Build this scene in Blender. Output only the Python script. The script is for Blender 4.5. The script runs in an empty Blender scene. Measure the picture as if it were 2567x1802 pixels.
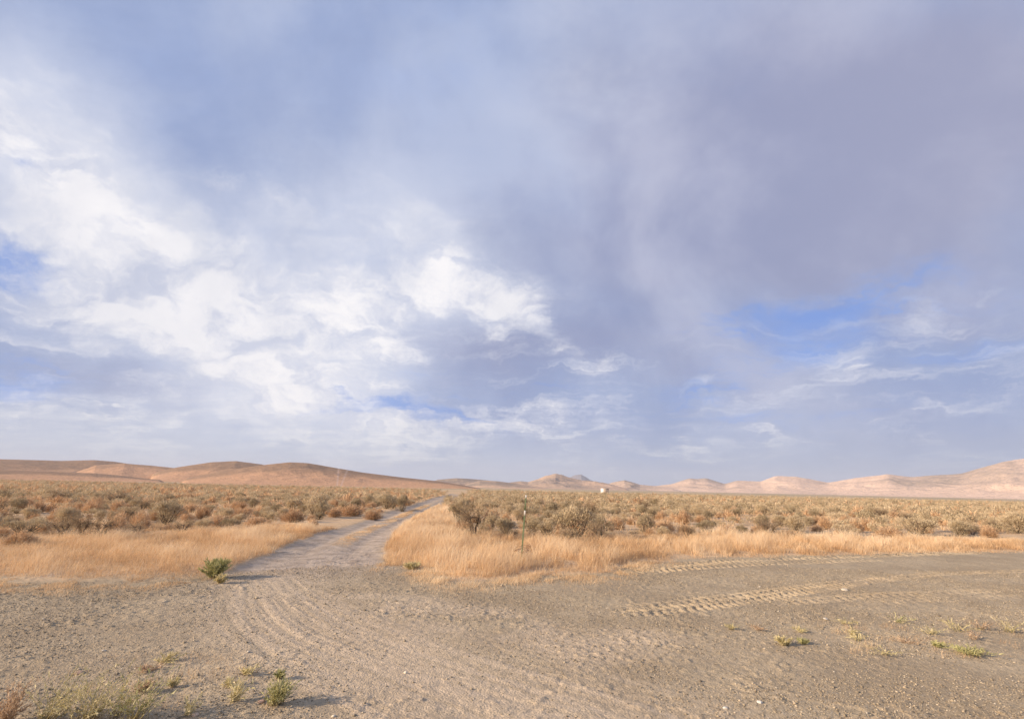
import bpy, math, random
import numpy as np
from mathutils import Matrix, Vector

# ------------------------------------------------------------------ camera, sky, sun
SC = bpy.context.scene
PW, PH, F = 2567.0, 1802.0, 1283.0
CAMH = 2.5
PITCH = math.radians(14.0); ROLL = math.radians(1.25)
RC = Matrix.Rotation(math.radians(90) + PITCH, 3, 'X') @ Matrix.Rotation(ROLL, 3, 'Z')
cd = bpy.data.cameras.new('camera'); cam = bpy.data.objects.new('camera', cd)
SC.collection.objects.link(cam)
cam.matrix_world = Matrix.Translation((0, 0, CAMH)) @ RC.to_4x4()
cd.sensor_width = 36; cd.lens = 36 * F / PW; cd.clip_start = 0.1; cd.clip_end = 60000
SC.camera = cam
SC.view_settings.view_transform = 'Standard'; SC.view_settings.look = 'None'
EXPO = 0.55
SC.view_settings.exposure = EXPO; SC.view_settings.gamma = 1; SC.view_settings.use_curve_mapping = False

SUN_EL = math.radians(20); SUN_AZ = math.radians(-108)      # clockwise from +Y
sv = Vector((math.sin(SUN_AZ) * math.cos(SUN_EL), math.cos(SUN_AZ) * math.cos(SUN_EL), math.sin(SUN_EL)))
sl = bpy.data.lights.new('sun', 'SUN'); sl.energy = 5.0; sl.angle = math.radians(0.53); sl.color = (1.0, 0.80, 0.60)
so = bpy.data.objects.new('sun', sl); SC.collection.objects.link(so)
so.rotation_euler = sv.to_track_quat('Z', 'Y').to_euler()

def pdir(px, py):                                            # photo pixel -> unit direction
    return (RC @ Vector((px - PW / 2, -(py - PH / 2), -F))).normalized()

def lin(r, g, b):
    f = lambda c: (c / 255 / 12.92) if c / 255 <= 0.04045 else ((c / 255 + 0.055) / 1.055) ** 2.4
    return (f(r), f(g), f(b), 1.0)

class NT:
    """small helper for building node trees"""
    def __init__(s, nt): s.nt = nt
    def n(s, t, **kw):
        nd = s.nt.nodes.new(t)
        for k, v in kw.items(): setattr(nd, k, v)
        return nd
    def put(s, sock, v):
        if isinstance(v, bpy.types.NodeSocket): s.nt.links.new(v, sock)
        elif v is not None: sock.default_value = v
    def math(s, op, a, b=None, c=None, clamp=False):
        m = s.n('ShaderNodeMath', operation=op, use_clamp=clamp)
        for i, v in enumerate((a, b, c)): s.put(m.inputs[i], v)
        return m.outputs[0]
    def vmath(s, op, a, b=None):
        m = s.n('ShaderNodeVectorMath', operation=op)
        s.put(m.inputs[0], a); s.put(m.inputs[1], b)
        return m.outputs[0]
    def scale(s, a, f):
        m = s.n('ShaderNodeVectorMath', operation='SCALE'); s.put(m.inputs[0], a); s.put(m.inputs[3], f)
        return m.outputs[0]
    def mix(s, f, a, b, mode='MIX'):
        m = s.n('ShaderNodeMix', data_type='RGBA', blend_type=mode, clamp_factor=True)
        s.put(m.inputs[0], f); s.put(m.inputs[6], a); s.put(m.inputs[7], b)
        return m.outputs[2]
    def noise(s, vec, scale, detail=4, rough=0.5, dist=0.0, color=False):
        m = s.n('ShaderNodeTexNoise'); s.put(m.inputs['Vector'], vec)
        m.inputs['Scale'].default_value = scale; m.inputs['Detail'].default_value = detail
        m.inputs['Roughness'].default_value = rough; m.inputs['Distortion'].default_value = dist
        return m.outputs['Color' if color else 'Fac']
    def ss(s, v, a, b, o0=0.0, o1=1.0, smooth=True):
        m = s.n('ShaderNodeMapRange', interpolation_type='SMOOTHSTEP' if smooth else 'LINEAR')
        s.put(m.inputs[0], v)
        for i, q in enumerate((a, b, o0, o1)): m.inputs[i + 1].default_value = q
        return m.outputs[0]
    def mapping(s, vec, loc=(0, 0, 0), rot=(0, 0, 0), scale=(1, 1, 1), kind='POINT'):
        m = s.n('ShaderNodeMapping', vector_type=kind); s.put(m.inputs[0], vec)
        m.inputs[1].default_value = loc; m.inputs[2].default_value = rot; m.inputs[3].default_value = scale
        return m.outputs[0]

W = bpy.data.worlds.new('World'); SC.world = W; W.use_nodes = True
W.node_tree.nodes.clear(); w = NT(W.node_tree)
STR = 0.1
sky = w.n('ShaderNodeTexSky'); sky.sky_type = 'NISHITA'; sky.sun_disc = False
sky.sun_elevation = SUN_EL; sky.sun_rotation = SUN_AZ % (2 * math.pi)
sky.air_density = 1.0; sky.dust_density = 1.0; sky.ozone_density = 1.5
tc = w.n('ShaderNodeTexCoord').outputs['Generated']
D = w.vmath('NORMALIZE', tc)
sp = w.n('ShaderNodeSeparateXYZ'); w.put(sp.inputs[0], D)
zz = w.math('ADD', w.math('MAXIMUM', sp.outputs[2], 0.0), 0.10)
cx = w.n('ShaderNodeCombineXYZ')
w.put(cx.inputs[0], w.math('DIVIDE', sp.outputs[0], zz)); w.put(cx.inputs[1], w.math('DIVIDE', sp.outputs[1], zz))
P = cx.outputs[0]                                            # point on a cloud deck overhead
big = w.noise(P, 1.1, 5, 0.55, color=True)
warp = w.scale(w.vmath('SUBTRACT', big, (0.5, 0.5, 0.5)), 0.12)
fine = w.noise(D, 9.0, 6, 0.6, color=True)
warp2 = w.scale(w.vmath('SUBTRACT', fine, (0.5, 0.5, 0.5)), 0.10)
DW = w.vmath('ADD', D, w.vmath('ADD', warp, warp2))
K = PW / 2296.0
def blobs(lst, vec):
    acc = None
    for (x, y, rx, ry, ang, amp) in lst:
        x *= K; y *= K; rx *= K; ry *= K
        c = pdir(x, y); a = math.radians(ang)
        u = pdir(x + math.cos(a) * 8, y + math.sin(a) * 8) - c
        v = pdir(x - math.sin(a) * 8, y + math.cos(a) * 8) - c
        su = u.length / 8 * rx; sv_ = v.length / 8 * ry
        u.normalize(); v = (v - u * v.dot(u)).normalized(); n = u.cross(v)
        R = Matrix((u, v, n)).transposed()
        m = w.mapping(vec, c, R.to_euler('XYZ'), (su, sv_, 1.0), 'TEXTURE')
        g = w.n('ShaderNodeTexGradient', gradient_type='SPHERICAL'); w.put(g.inputs[0], m)
        acc = w.math('MULTIPLY_ADD', g.outputs[1], amp, acc if acc is not None else 0.0)
    return acc
# (x, y, radius along, radius across, tilt, amount) of each cloud body, as directions in the sky
GREY = [(1050, 430, 700, 260, 10, 0.4), (1900, 250, 900, 560, 20, 1.35), (2280, 220, 420, 300, 0, 0.6), (1110, 790, 360, 170, 8, 1.0), (1450, 640, 560, 230, 18, 1.0),
        (1750, 480, 560, 260, 15, 0.9), (1350, 300, 420, 300, 50, 0.45), (1950, 1000, 900, 120, 0, 0.6), (1750, 880, 560, 90, 4, 0.4), (170, 830, 480, 75, 12, 0.7),
        (2150, 720, 300, 60, 8, 0.3), (1500, 790, 400, 120, 5, 0.5), (1180, 1000, 400, 70, 0, 0.5)]
BLUE = [(850, 220, 420, 360, 75, 0.22), (1800, 712, 380, 105, -16, 1.05), (1850, 790, 340, 70, -8, 0.5), (1565, 870, 170, 55, -6, 0.7), (20, 590, 210, 100, 15, 1.5),
        (30, 850, 260, 55, 5, 0.9), (900, 922, 320, 50, 8, 1.3), (640, 885, 210, 30, 10, 0.8), (330, 120, 420, 240, 40, 0.2),
        (560, 560, 170, 70, 50, 0.35), (5, 375, 110, 70, 20, 0.9), (2200, 640, 280, 110, -8, 0.3), (2210, 775, 260, 44, -6, 0.7), (400, 450, 170, 70, 40, 0.3), (1120, 150, 260, 260, 0, 0.05)]
GLOW = [(380, 640, 820, 330, 30, 0.9), (780, 640, 620, 330, 5, 0.8), (60, 330, 560, 330, 48, 0.8), (620, 850, 700, 170, 14, 0.6), (80, 80, 400, 300, 20, 0.25), (850, 250, 700, 400, 20, 0.35), (1330, 170, 300, 420, -20, 0.6), (150, 420, 520, 220, 46, 0.5), (1900, 60, 600, 160, 0, 0.3), (1600, 350, 420, 150, 40, 0.35),
        (1000, 540, 460, 240, 20, 0.6), (1500, 60, 420, 260, 0, 0.25), (450, 950, 800, 110, 0, 0.5), (1380, 420, 420, 90, 30, 0.2)]
WHITE = [(20, 250, 330, 170, 48, 0.7), (140, 420, 420, 150, 45, 1.0), (330, 590, 380, 160, 45, 1.0), (560, 700, 520, 160, 18, 0.95), (150, 660, 340, 120, 20, 0.55),
         (780, 710, 520, 150, -4, 0.95), (960, 610, 360, 130, 12, 0.7), (1130, 690, 230, 85, 36, 0.95), (1225, 722, 110, 46, 38, 0.8), (620, 400, 210, 85, 25, 0.5),
         (450, 390, 100, 66, 20, 0.5), (440, 790, 520, 90, 20, 1.0), (650, 880, 360, 54, 18, 1.0), (450, 930, 440, 50, 8, 0.6), (1050, 962, 420, 56, -3, 1.1),
         (800, 990, 340, 46, 2, 0.9), (180, 950, 440, 60, 5, 0.5), (70, 560, 160, 40, 25, 0.3), (1450, 1005, 380, 40, -5, 0.5),
         (1850, 825, 210, 48, -18, 0.5), (2140, 830, 230, 40, -8, 0.6), (1690, 915, 180, 34, 0, 0.55), (2160, 925, 260, 40, -6, 0.5), (2020, 680, 200, 56, 10, 0.4),
         (1350, 845, 120, 55, 30, 0.35), (645, 962, 70, 26, 30, 0.6), (2270, 780, 130, 30, -5, 0.4), (250, 1010, 600, 50, 0, 0.5), (700, 1030, 700, 40, 0, 0.5), (1700, 1010, 500, 40, -4, 0.4), (200, 880, 500, 50, 6, 0.4), (880, 875, 90, 20, 5, 0.6),
         (560, 620, 200, 60, 60, 0.3), (1500, 930, 260, 60, -5, 0.3)]
# noise fields for cloud structure
PS = w.mapping(P, rot=(0, 0, math.radians(-35)), scale=(0.55, 1.5, 1))
n_str = w.noise(PS, 2.4, 8, 0.66, 0.35)
n_blob = w.noise(D, 6.0, 9, 0.66, 0.25)
n_mid = w.noise(w.mapping(DW, rot=(0, math.radians(35), 0), scale=(8.0, 11.0, 15.0)), 1.0, 9, 0.62, 0.5)
n_hi = w.noise(D, 22.0, 6, 0.68, 0.3)
n_big = w.noise(PS, 0.9, 6, 0.6, 0.2)
n_soft = w.noise(D, 2.6, 5, 0.55, 0.3)
gsum = w.math('ADD', blobs(GREY, DW), w.math('MULTIPLY', w.math('SUBTRACT', n_big, 0.5), 0.7))
bsum = w.math('ADD', blobs(BLUE, DW), w.math('ADD', w.math('MULTIPLY', w.math('SUBTRACT', n_str, 0.5), 0.8), w.math('MULTIPLY', w.math('SUBTRACT', n_blob, 0.5), 0.5)))
glow = w.math('ADD', blobs(GLOW, DW), w.math('MULTIPLY', w.math('SUBTRACT', n_str, 0.5), 0.5))
wb = blobs(WHITE, DW)
wn = w.math('ADD', w.math('MULTIPLY', w.math('SUBTRACT', n_str, 0.5), 1.3), w.math('ADD', w.math('MULTIPLY', w.math('SUBTRACT', w.math('MULTIPLY_ADD', n_mid, 0.65, w.math('MULTIPLY', n_blob, 0.35)), 0.5), 2.0), w.math('MULTIPLY', w.math('SUBTRACT', n_hi, 0.5), 0.55)))
wsum = w.math('ADD', w.ss(wb, 0.0, 1.7, 0.0, 1.35, False), w.math('MULTIPLY', wn, w.ss(wb, 0.0, 0.6, 0.15, 1.0)))
DL = w.mapping(DW, rot=(0, math.radians(-4), 0), scale=(3.2, 3.2, 19.0))
n_low = w.noise(DL, 1.6, 9, 0.62, 0.4)
low = w.math('MULTIPLY', w.ss(sp.outputs[2], 0.14, 0.48, 1.0, 0.0), w.ss(sp.outputs[2], 0.0, 0.02))
def L(r, g, b, k=1.0):
    c = lin(r, g, b); k = k / STR / 2 ** EXPO; return (c[0] * k, c[1] * k, c[2] * k, 1)
bsum = w.math('ADD', bsum, w.math('MULTIPLY', low, w.ss(n_low, 0.50, 0.30, 0.0, 0.55)))
wsum = w.math('ADD', wsum, w.math('MULTIPLY', low, w.ss(n_low, 0.46, 0.70, 0.0, 0.68)))
skyc = w.mix(1.0, sky.outputs[0], (0.98, 0.90, 1.10, 1), 'MULTIPLY')
clear = w.mix(0.12, L(120, 158, 228), skyc)
veil = w.mix(w.ss(n_soft, 0.35, 0.65), L(154, 171, 210), L(171, 183, 214))
base = w.mix(w.ss(bsum, 0.05, 1.15, 0.0, 0.95), veil, clear)
base = w.mix(w.math('MULTIPLY', w.ss(glow, 0.0, 1.1, 0.0, 0.92), w.ss(bsum, 0.5, 1.1, 1.0, 0.2)), base, w.mix(w.ss(w.math('MULTIPLY_ADD', w.math('SUBTRACT', n_mid, 0.5), 1.6, glow), 0.6, 1.5), L(201, 208, 229), L(228, 230, 240)))
gcol = w.mix(w.ss(n_soft, 0.35, 0.65), L(154, 161, 193), L(178, 182, 207))
gcol = w.mix(w.ss(w.math('ADD', sp.outputs[0], w.math('MULTIPLY', sp.outputs[2], 0.5)), 0.45, 0.95, 0, 0.7), gcol, L(170, 171, 195))
base = w.mix(w.math('MULTIPLY', w.ss(gsum, 0.1, 1.2, 0.0, 0.92), w.ss(bsum, 0.35, 0.95, 1.0, 0.08)), base, gcol)
whitec = w.mix(w.ss(w.math('ADD', n_mid, w.math('MULTIPLY', w.math('SUBTRACT', wb, 0.9), 0.10)), 0.36, 0.64), L(206, 211, 229), L(247, 245, 248))
base = w.mix(w.ss(wsum, 0.04, 1.2, 0.0, 0.97), base, whitec)
base = w.mix(1.0, base, w.mix(w.ss(w.math('ADD', n_soft, w.math('MULTIPLY', n_blob, 0.7)), 0.65, 1.05), (.93, .94, .965, 1), (1.10, 1.09, 1.07, 1)), 'MULTIPLY')
hz = w.ss(sp.outputs[2], -0.01, 0.15, 0.78, 0.0)
hcol = w.mix(w.ss(sp.outputs[0], -0.6, 0.6), L(220, 226, 234), L(172, 185, 206))
base = w.mix(hz, base, hcol)
bg = w.n('ShaderNodeBackground'); w.put(bg.inputs[0], base); bg.inputs[1].default_value = STR
wo = w.n('ShaderNodeOutputWorld'); w.put(wo.inputs[0], bg.outputs[0])

# ------------------------------------------------------------------ number helpers
rs = np.random.RandomState(7)
random.seed(7)
def _h(ix, iy, s):
    n = (ix.astype(np.int64) * 374761393 + iy.astype(np.int64) * 668265263 + s * 1442695041) & 0x7fffffff
    n = ((n ^ (n >> 13)) * 1274126177) & 0x7fffffff
    return ((n ^ (n >> 16)) & 0xffff) / 65535.0
def vnoise(x, y, s=0):
    x = np.asarray(x, float); y = np.asarray(y, float)
    ix = np.floor(x); iy = np.floor(y); fx = x - ix; fy = y - iy
    fx = fx * fx * (3 - 2 * fx); fy = fy * fy * (3 - 2 * fy)
    a = _h(ix, iy, s); b = _h(ix + 1, iy, s); c = _h(ix, iy + 1, s); d = _h(ix + 1, iy + 1, s)
    return (a * (1 - fx) + b * fx) * (1 - fy) + (c * (1 - fx) + d * fx) * fy
def fbm(x, y, o=4, s=0):
    t = 0; a = 1; q = 0
    for i in range(o):
        t = t + a * vnoise(x * 2 ** i, y * 2 ** i, s + i * 17); q += a; a *= 0.5
    return t / q
def sstep(v, a, b):
    t = np.clip((v - a) / (b - a), 0, 1); return t * t * (3 - 2 * t)
def gp(px, py, z=0.0):                                       # photo pixel -> point on the flat ground
    d = pdir(px, py); t = (z - CAMH) / d.z
    return (d.x * t, d.y * t)
def poly(pts): return np.array([gp(*p) for p in pts])
def plerp_y(pl, x): return np.interp(x, pl[:, 0], pl[:, 1])
def seg_dist(x, y, pl):                                      # distance, arc length and signed side along a polyline
    best = np.full(x.shape, 1e9); S = np.zeros(x.shape); T = np.zeros(x.shape); s0 = 0
    for a, b in zip(pl[:-1], pl[1:]):
        d = b - a; l = math.hypot(*d)
        t = np.clip(((x - a[0]) * d[0] + (y - a[1]) * d[1]) / l / l, 0, 1)
        qx = x - a[0] - t * d[0]; qy = y - a[1] - t * d[1]
        r = np.hypot(qx, qy); m = r < best
        best[m] = r[m]; S[m] = (s0 + t * l)[m]; T[m] = (np.sign(d[0] * qy - d[1] * qx) * r)[m]
        s0 += l
    return best, S, T
def smooth_poly(pl, n=3):
    for _ in range(n):
        q = [pl[0]]
        for a, b in zip(pl[:-1], pl[1:]): q += [a * .75 + b * .25, a * .25 + b * .75]
        q.append(pl[-1]); pl = np.array(q)
    return pl

# ------------------------------------------------------------------ layout of the place (traced on the ground)
EDGE_L = poly([(-900, 1440), (0, 1468), (261, 1466), (470, 1458), (523, 1448), (575, 1438)])
EDGE_R = poly([(951, 1413), (1019, 1424), (1083, 1447), (1150, 1460), (1222, 1456), (1378, 1446), (1527, 1440), (1569, 1424), (1617, 1413), (1706, 1402), (1795, 1397), (2033, 1396), (2271, 1388), (2563, 1385), (3400, 1392)])
TR_L = poly([(575, 1438), (700, 1380), (790, 1343), (923, 1305), (968, 1288), (1024, 1272), (1083, 1250), (1132, 1238)])
TR_R = poly([(951, 1413), (954, 1375), (996, 1334), (1041, 1298), (1094, 1271), (1163, 1241)])
SH_L = poly([(-900, 1370), (0, 1380), (100, 1374), (250, 1358), (400, 1348), (600, 1334), (720, 1318), (820, 1303), (940, 1291), (1010, 1277), (1070, 1256), (1105, 1243)])
SH_R = poly([(1120, 1275), (1145, 1300), (1140, 1348), (1200, 1354), (1350, 1362), (1500, 1362), (1700, 1352), (1900, 1350), (2100, 1346), (2567, 1348), (3400, 1352)])
ctr = np.array([(a + b) / 2 for a, b in [(np.array(gp(763, 1440)), np.array(gp(763, 1440))), (np.array(gp(700, 1380)), np.array(gp(954, 1380))),
        (np.array(gp(790, 1343)), np.array(gp(985, 1343))), (np.array(gp(923, 1305)), np.array(gp(1035, 1303))), (np.array(gp(1024, 1272)), np.array(gp(1094, 1271))),
        (np.array(gp(1083, 1250)), np.array(gp(1140, 1250))), (np.array(gp(1138, 1237.5)), np.array(gp(1164, 1238.5)))]])
CTR = smooth_poly(ctr, 2)
EDGE_Lx = EDGE_L[np.argsort(EDGE_L[:, 0])]; EDGE_Rx = EDGE_R[np.argsort(EDGE_R[:, 0])]
MOUTH = [tuple(EDGE_L[-1])] + [tuple(p) for p in TR_L[1:]] + [tuple(p) for p in TR_R[::-1]]
def inside(x, y, pg):
    r = np.zeros(x.shape, bool); n = len(pg)
    for i in range(n):
        x1, y1 = pg[i]; x2, y2 = pg[(i + 1) % n]
        if y1 == y2: continue
        c = ((y1 > y) != (y2 > y)) & (x < (x2 - x1) * (y - y1) / (y2 - y1) + x1)
        r ^= c
    return r
PATH_PG = np.array(MOUTH)
xm0, xm1 = EDGE_L[-1][0], EDGE_R[0][0]
def road_y(x):                                               # far edge of the gravel
    yl = plerp_y(EDGE_Lx, x); yr = plerp_y(EDGE_Rx, x)
    t = np.clip((x - xm0) / (xm1 - xm0), 0, 1)
    ym = EDGE_L[-1][1] * (1 - t) + EDGE_R[0][1] * t
    return np.where(x < xm0, yl, np.where(x > xm1, yr, ym))
def path_mask(x, y, soft=0.25):
    e = np.minimum(seg_dist(x, y, TR_L)[0], seg_dist(x, y, TR_R)[0])
    sd = np.where(inside(x, y, PATH_PG), e, -e)
    sd = sd + (fbm(x * 1.6, y * 1.6, 3, 5) - 0.5) * 0.7
    return sstep(sd, -soft, soft)
def shrub_y(x, y):
    c = CTR
    left = x < np.interp(y, c[:, 1], c[:, 0])
    yl = plerp_y(SH_L[np.argsort(SH_L[:, 0])], x)
    sr = SH_R[2:]; sr = sr[np.argsort(sr[:, 0])]
    yr = plerp_y(sr, x)
    wedge = (y < SH_R[0][1]) & (x < np.interp(y, [SH_R[2][1], SH_R[1][1], SH_R[0][1]], [SH_R[2][0], SH_R[1][0], SH_R[0][0]]))
    return np.where(left, yl, np.where(wedge & (x < SH_R[2][0] + 4) , 1e6, yr)), left

# tyre tracks pressed into the gravel
TREADS = [(smooth_poly(poly([(1540, 1440), (1646, 1422), (1736, 1413), (1855, 1405), (1974, 1400), (2152, 1394), (2331, 1388), (2563, 1383), (3000, 1384)])), 0.75, 0.075, 0.30),
          (smooth_poly(poly([(1600, 1436), (1700, 1425), (1800, 1419), (1900, 1413), (2050, 1408), (2200, 1403)])), 0.6, 0.06, 0.30),
          (smooth_poly(poly([(1480, 1536), (1581, 1537), (1724, 1525), (1855, 1505), (1974, 1487), (2093, 1469), (2212, 1452), (2331, 1439), (2563, 1430), (3000, 1432)])), 0.55, 0.036, 0.24),
          (smooth_poly(poly([(1500, 1524), (1600, 1520), (1740, 1506), (1870, 1490), (1990, 1474), (2110, 1458), (2230, 1444)])), 0.50, 0.028, 0.26),
          (smooth_poly(poly([(1900, 1515), (2050, 1502), (2152, 1494), (2331, 1486), (2563, 1478), (3000, 1474)])), 0.55, 0.026, 0.28),
          (smooth_poly(poly([(2150, 1512), (2331, 1502), (2563, 1494), (3000, 1490)])), 0.5, 0.020, 0.28)]
SWEEPS = [smooth_poly(poly([(628, 1470), (632, 1499), (648, 1541), (680, 1572), (732, 1604), (836, 1651), (941, 1698), (1045, 1745), (1197, 1800), (1330, 1850)])),
          smooth_poly(poly([(660, 1460), (695, 1504), (758, 1572), (889, 1625), (1045, 1693), (1197, 1745), (1400, 1800)])),
          smooth_poly(poly([(700, 1450), (780, 1520), (930, 1590), (1150, 1665), (1400, 1740), (1620, 1810)])),
          smooth_poly(poly([(640, 1590), (680, 1640), (760, 1690), (860, 1740), (960, 1790)])),
          smooth_poly(poly([(1215, 1600), (1290, 1650), (1360, 1676)])),
          smooth_poly(poly([(1480, 1640), (1520, 1660), (1545, 1680)]))]

def height(x, y, detail=True):
    x = np.asarray(x, float); y = np.asarray(y, float)
    ry = road_y(x); off = sstep(y - ry, 0.0, 2.5)
    pm = path_mask(x, y, 0.5)
    z = off * (0.10 + 0.25 * (fbm(x / 9, y / 9, 3, 3) - 0.5) * sstep(y, 16, 40)) * (1 - pm * 0.9)
    dc, s, t = seg_dist(x, y, CTR)
    z = z - 0.05 * np.exp(-((np.abs(t) - 0.85) / 0.35) ** 2) * (dc < 3) * sstep(y, 17, 22)
    z = z + 0.03 * (fbm(x * 0.5, y * 0.5, 3, 9) - 0.5)
    if detail:
        near = (y > 4) & (y < 26) & (np.abs(x) < 34)
        xn, yn = x[near], y[near]; zn = np.zeros(xn.shape)
        cl = fbm(xn * 9, yn * 9, 3, 21); zn += 0.020 * (fbm(xn * 3.1, yn * 3.1, 3, 25) - 0.5) + 0.020 * sstep(cl, 0.5, 0.8) * sstep(fbm(xn * .9, yn * .9, 2, 26), .3, .6) + 0.013 * (vnoise(xn * 21, yn * 21, 31) - 0.5)
        for pl, wd, amp, sp_ in TREADS:
            d, s, t = seg_dist(xn, yn, pl)
            band = sstep(wd / 2 + 0.10 - d, 0, 0.12) * sstep(s, 0.0, 1.2)
            ph = s / sp_ + np.abs(t) * 1.1 * 1.0 + 0.5 * vnoise(xn * 1.6, yn * 1.6, 61)
            half = np.where(t > 0, 0.5, 0.0)
            lug = sstep(np.sin((ph + half) * 2 * math.pi), -0.35, 0.45)
            wear = 0.55 + 0.65 * sstep(fbm(xn * 1.3, yn * 1.3, 3, 77), 0.3, 0.7)
            zn += band * amp * (lug - 0.55) * wear * 1.15
            zn += 0.012 * np.exp(-((d - wd / 2 - 0.14) / 0.07) ** 2) * band.max() * sstep(s, 0.0, 1.2)
        for i, pl in enumerate(SWEEPS):
            d, s, t = seg_dist(xn, yn, pl)
            band = np.exp(-(d / (0.95 if i < 3 else 0.2)) ** 2)
            zn += band * 0.012 * (vnoise(t * 11 + 50, s * 0.22, 15 + i) - 0.5 + 0.8 * (vnoise(t * 19 + 90, s * 0.3, 35 + i) - .5)) * sstep(vnoise(s * 0.5, t * 1.5 + 9, 45), 0.1, 0.5) * 1.25 - band * 0.003
        z = z.copy(); z[near] += zn
    return z
def hz1(x, y): return float(height(np.array([x]), np.array([y]), False)[0])

# ------------------------------------------------------------------ mesh and object helpers
COL = SC.collection
def mesh_np(name, co, faces, attrs=None, smooth=False, colors=None):
    """co (n,3); faces (m,3) or (m,4)"""
    me = bpy.data.meshes.new(name)
    co = np.ascontiguousarray(co, dtype=np.float32); faces = np.ascontiguousarray(faces, dtype=np.int32)
    k = faces.shape[1]
    me.vertices.add(len(co)); me.vertices.foreach_set('co', co.ravel())
    me.loops.add(faces.size); me.loops.foreach_set('vertex_index', faces.ravel())
    me.polygons.add(len(faces)); me.polygons.foreach_set('loop_start', np.arange(0, faces.size, k, dtype=np.int32))
    if smooth: me.polygons.foreach_set('use_smooth', np.ones(len(faces), bool))
    me.update(calc_edges=True)
    for n, a in (attrs or {}).items():
        at = me.attributes.new(n, 'FLOAT', 'POINT'); at.data.foreach_set('value', np.ascontiguousarray(a, dtype=np.float32))
    for n, a in (colors or {}).items():
        at = me.attributes.new(n, 'FLOAT_COLOR', 'POINT'); at.data.foreach_set('color', np.ascontiguousarray(a, dtype=np.float32).ravel())
    return me
def link(name, me, mat=None, parent=None, loc=None, rotz=0.0):
    o = bpy.data.objects.new(name, me); COL.objects.link(o)
    if mat is not None and me is not None and not me.materials: me.materials.append(mat)
    if parent: o.parent = parent
    if loc is not None: o.location = loc
    o.rotation_euler = (0, 0, rotz)
    return o
def tag(o, label=None, cat=None, group=None, kind=None):
    if label: o['label'] = label
    if cat: o['category'] = cat
    if group: o['group'] = group
    if kind: o['kind'] = kind
    return o

class Geo:
    """collects triangles / quads (as triangles) with a per-vertex random value"""
    def __init__(s): s.co = []; s.f = []; s.r = []; s.n = 0
    def add(s, co, f, r):
        co = np.asarray(co, float); s.co.append(co); s.f.append(np.asarray(f, int) + s.n)
        s.r.append(np.broadcast_to(np.asarray(r, float), (len(co),))); s.n += len(co)
    def arrays(s): return np.concatenate(s.co), np.concatenate(s.f), np.concatenate(s.r)
    def mesh(s, name, smooth=False):
        c, f, r = s.arrays(); return mesh_np(name, c, f, {'rnd': r}, smooth)
    def tube(s, pts, r0, r1, sides=5, rnd=0.5):
        pts = np.asarray(pts, float); n = len(pts); rings = []
        for i, p in enumerate(pts):
            d = pts[min(i + 1, n - 1)] - pts[max(i - 1, 0)]; d /= np.linalg.norm(d) + 1e-9
            a = np.cross(d, (0.3, 0.9, 0.1)); a /= np.linalg.norm(a) + 1e-9; b = np.cross(d, a)
            t = i / (n - 1); r = r0 * (1 - t) + r1 * t
            an = np.arange(sides) * 2 * math.pi / sides
            rings.append(p + r * (np.cos(an)[:, None] * a + np.sin(an)[:, None] * b))
        co = np.concatenate(rings + [pts[:1], pts[-1:]]); f = []
        for i in range(n - 1):
            for k in range(sides):
                a0 = i * sides + k; a1 = i * sides + (k + 1) % sides
                f += [(a0, a1, a1 + sides), (a0, a1 + sides, a0 + sides)]
        for k in range(sides):
            f.append((n * sides, (k + 1) % sides, k)); e = (n - 1) * sides
            f.append((n * sides + 1, e + k, e + (k + 1) % sides))
        s.add(co, f, rnd)
    def box(s, c, h, R=None, rnd=0.5):
        v = np.array([(x, y, z) for x in (-1, 1) for y in (-1, 1) for z in (-1, 1)], float) * np.array(h)
        if R is not None: v = v @ np.array(R).T
        q = [(0, 1, 3, 2), (4, 6, 7, 5), (0, 4, 5, 1), (2, 3, 7, 6), (0, 2, 6, 4), (1, 5, 7, 3)]
        f = [t for a in q for t in ((a[0], a[1], a[2]), (a[0], a[2], a[3]))]
        s.add(v + np.array(c), f, rnd)
def unit(v): return v / (np.linalg.norm(v, axis=-1, keepdims=True) + 1e-9)
def leaves(base, dirs, length, width, r, jitter=None):
    """thin triangular leaves: base (n,3), unit dirs (n,3)"""
    n = len(base); rv = unit(np.cross(dirs, unit(rs.normal(size=(n, 3)))))
    wv = rv * np.asarray(width).reshape(-1, 1) / 2
    tip = base + dirs * np.asarray(length).reshape(-1, 1)
    co = np.stack([base - wv, base + wv, tip], 1).reshape(-1, 3)
    f = np.arange(3 * n).reshape(n, 3)
    return co, f, np.repeat(r, 3)
def blades(base, lean, h, wd, r):
    """bent grass blades: base (n,3), lean (n,2) horizontal reach, h height; 5 verts, 3 tris each"""
    n = len(base); a = rs.rand(n) * 6.283
    side = np.stack([np.cos(a), np.sin(a), np.zeros(n)], 1) * (wd / 2)[:, None]
    L3 = np.concatenate([lean, np.zeros((n, 1))], 1)
    up = np.array([0, 0, 1.0])
    m = base + L3 * 0.35 + up * (h * 0.58)[:, None]; t = base + L3 + up * h[:, None]
    co = np.stack([base - side, base + side, m - side * .8, m + side * .8, t], 1).reshape(-1, 3)
    k = np.arange(n)[:, None] * 5
    f = np.concatenate([k + [0, 1, 3], k + [0, 3, 2], k + [2, 3, 4]], 0)
    return co, f, np.clip(np.repeat(r, 5) + np.tile([-.28, -.28, -.02, -.02, .25], n), 0, 1)

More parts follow.
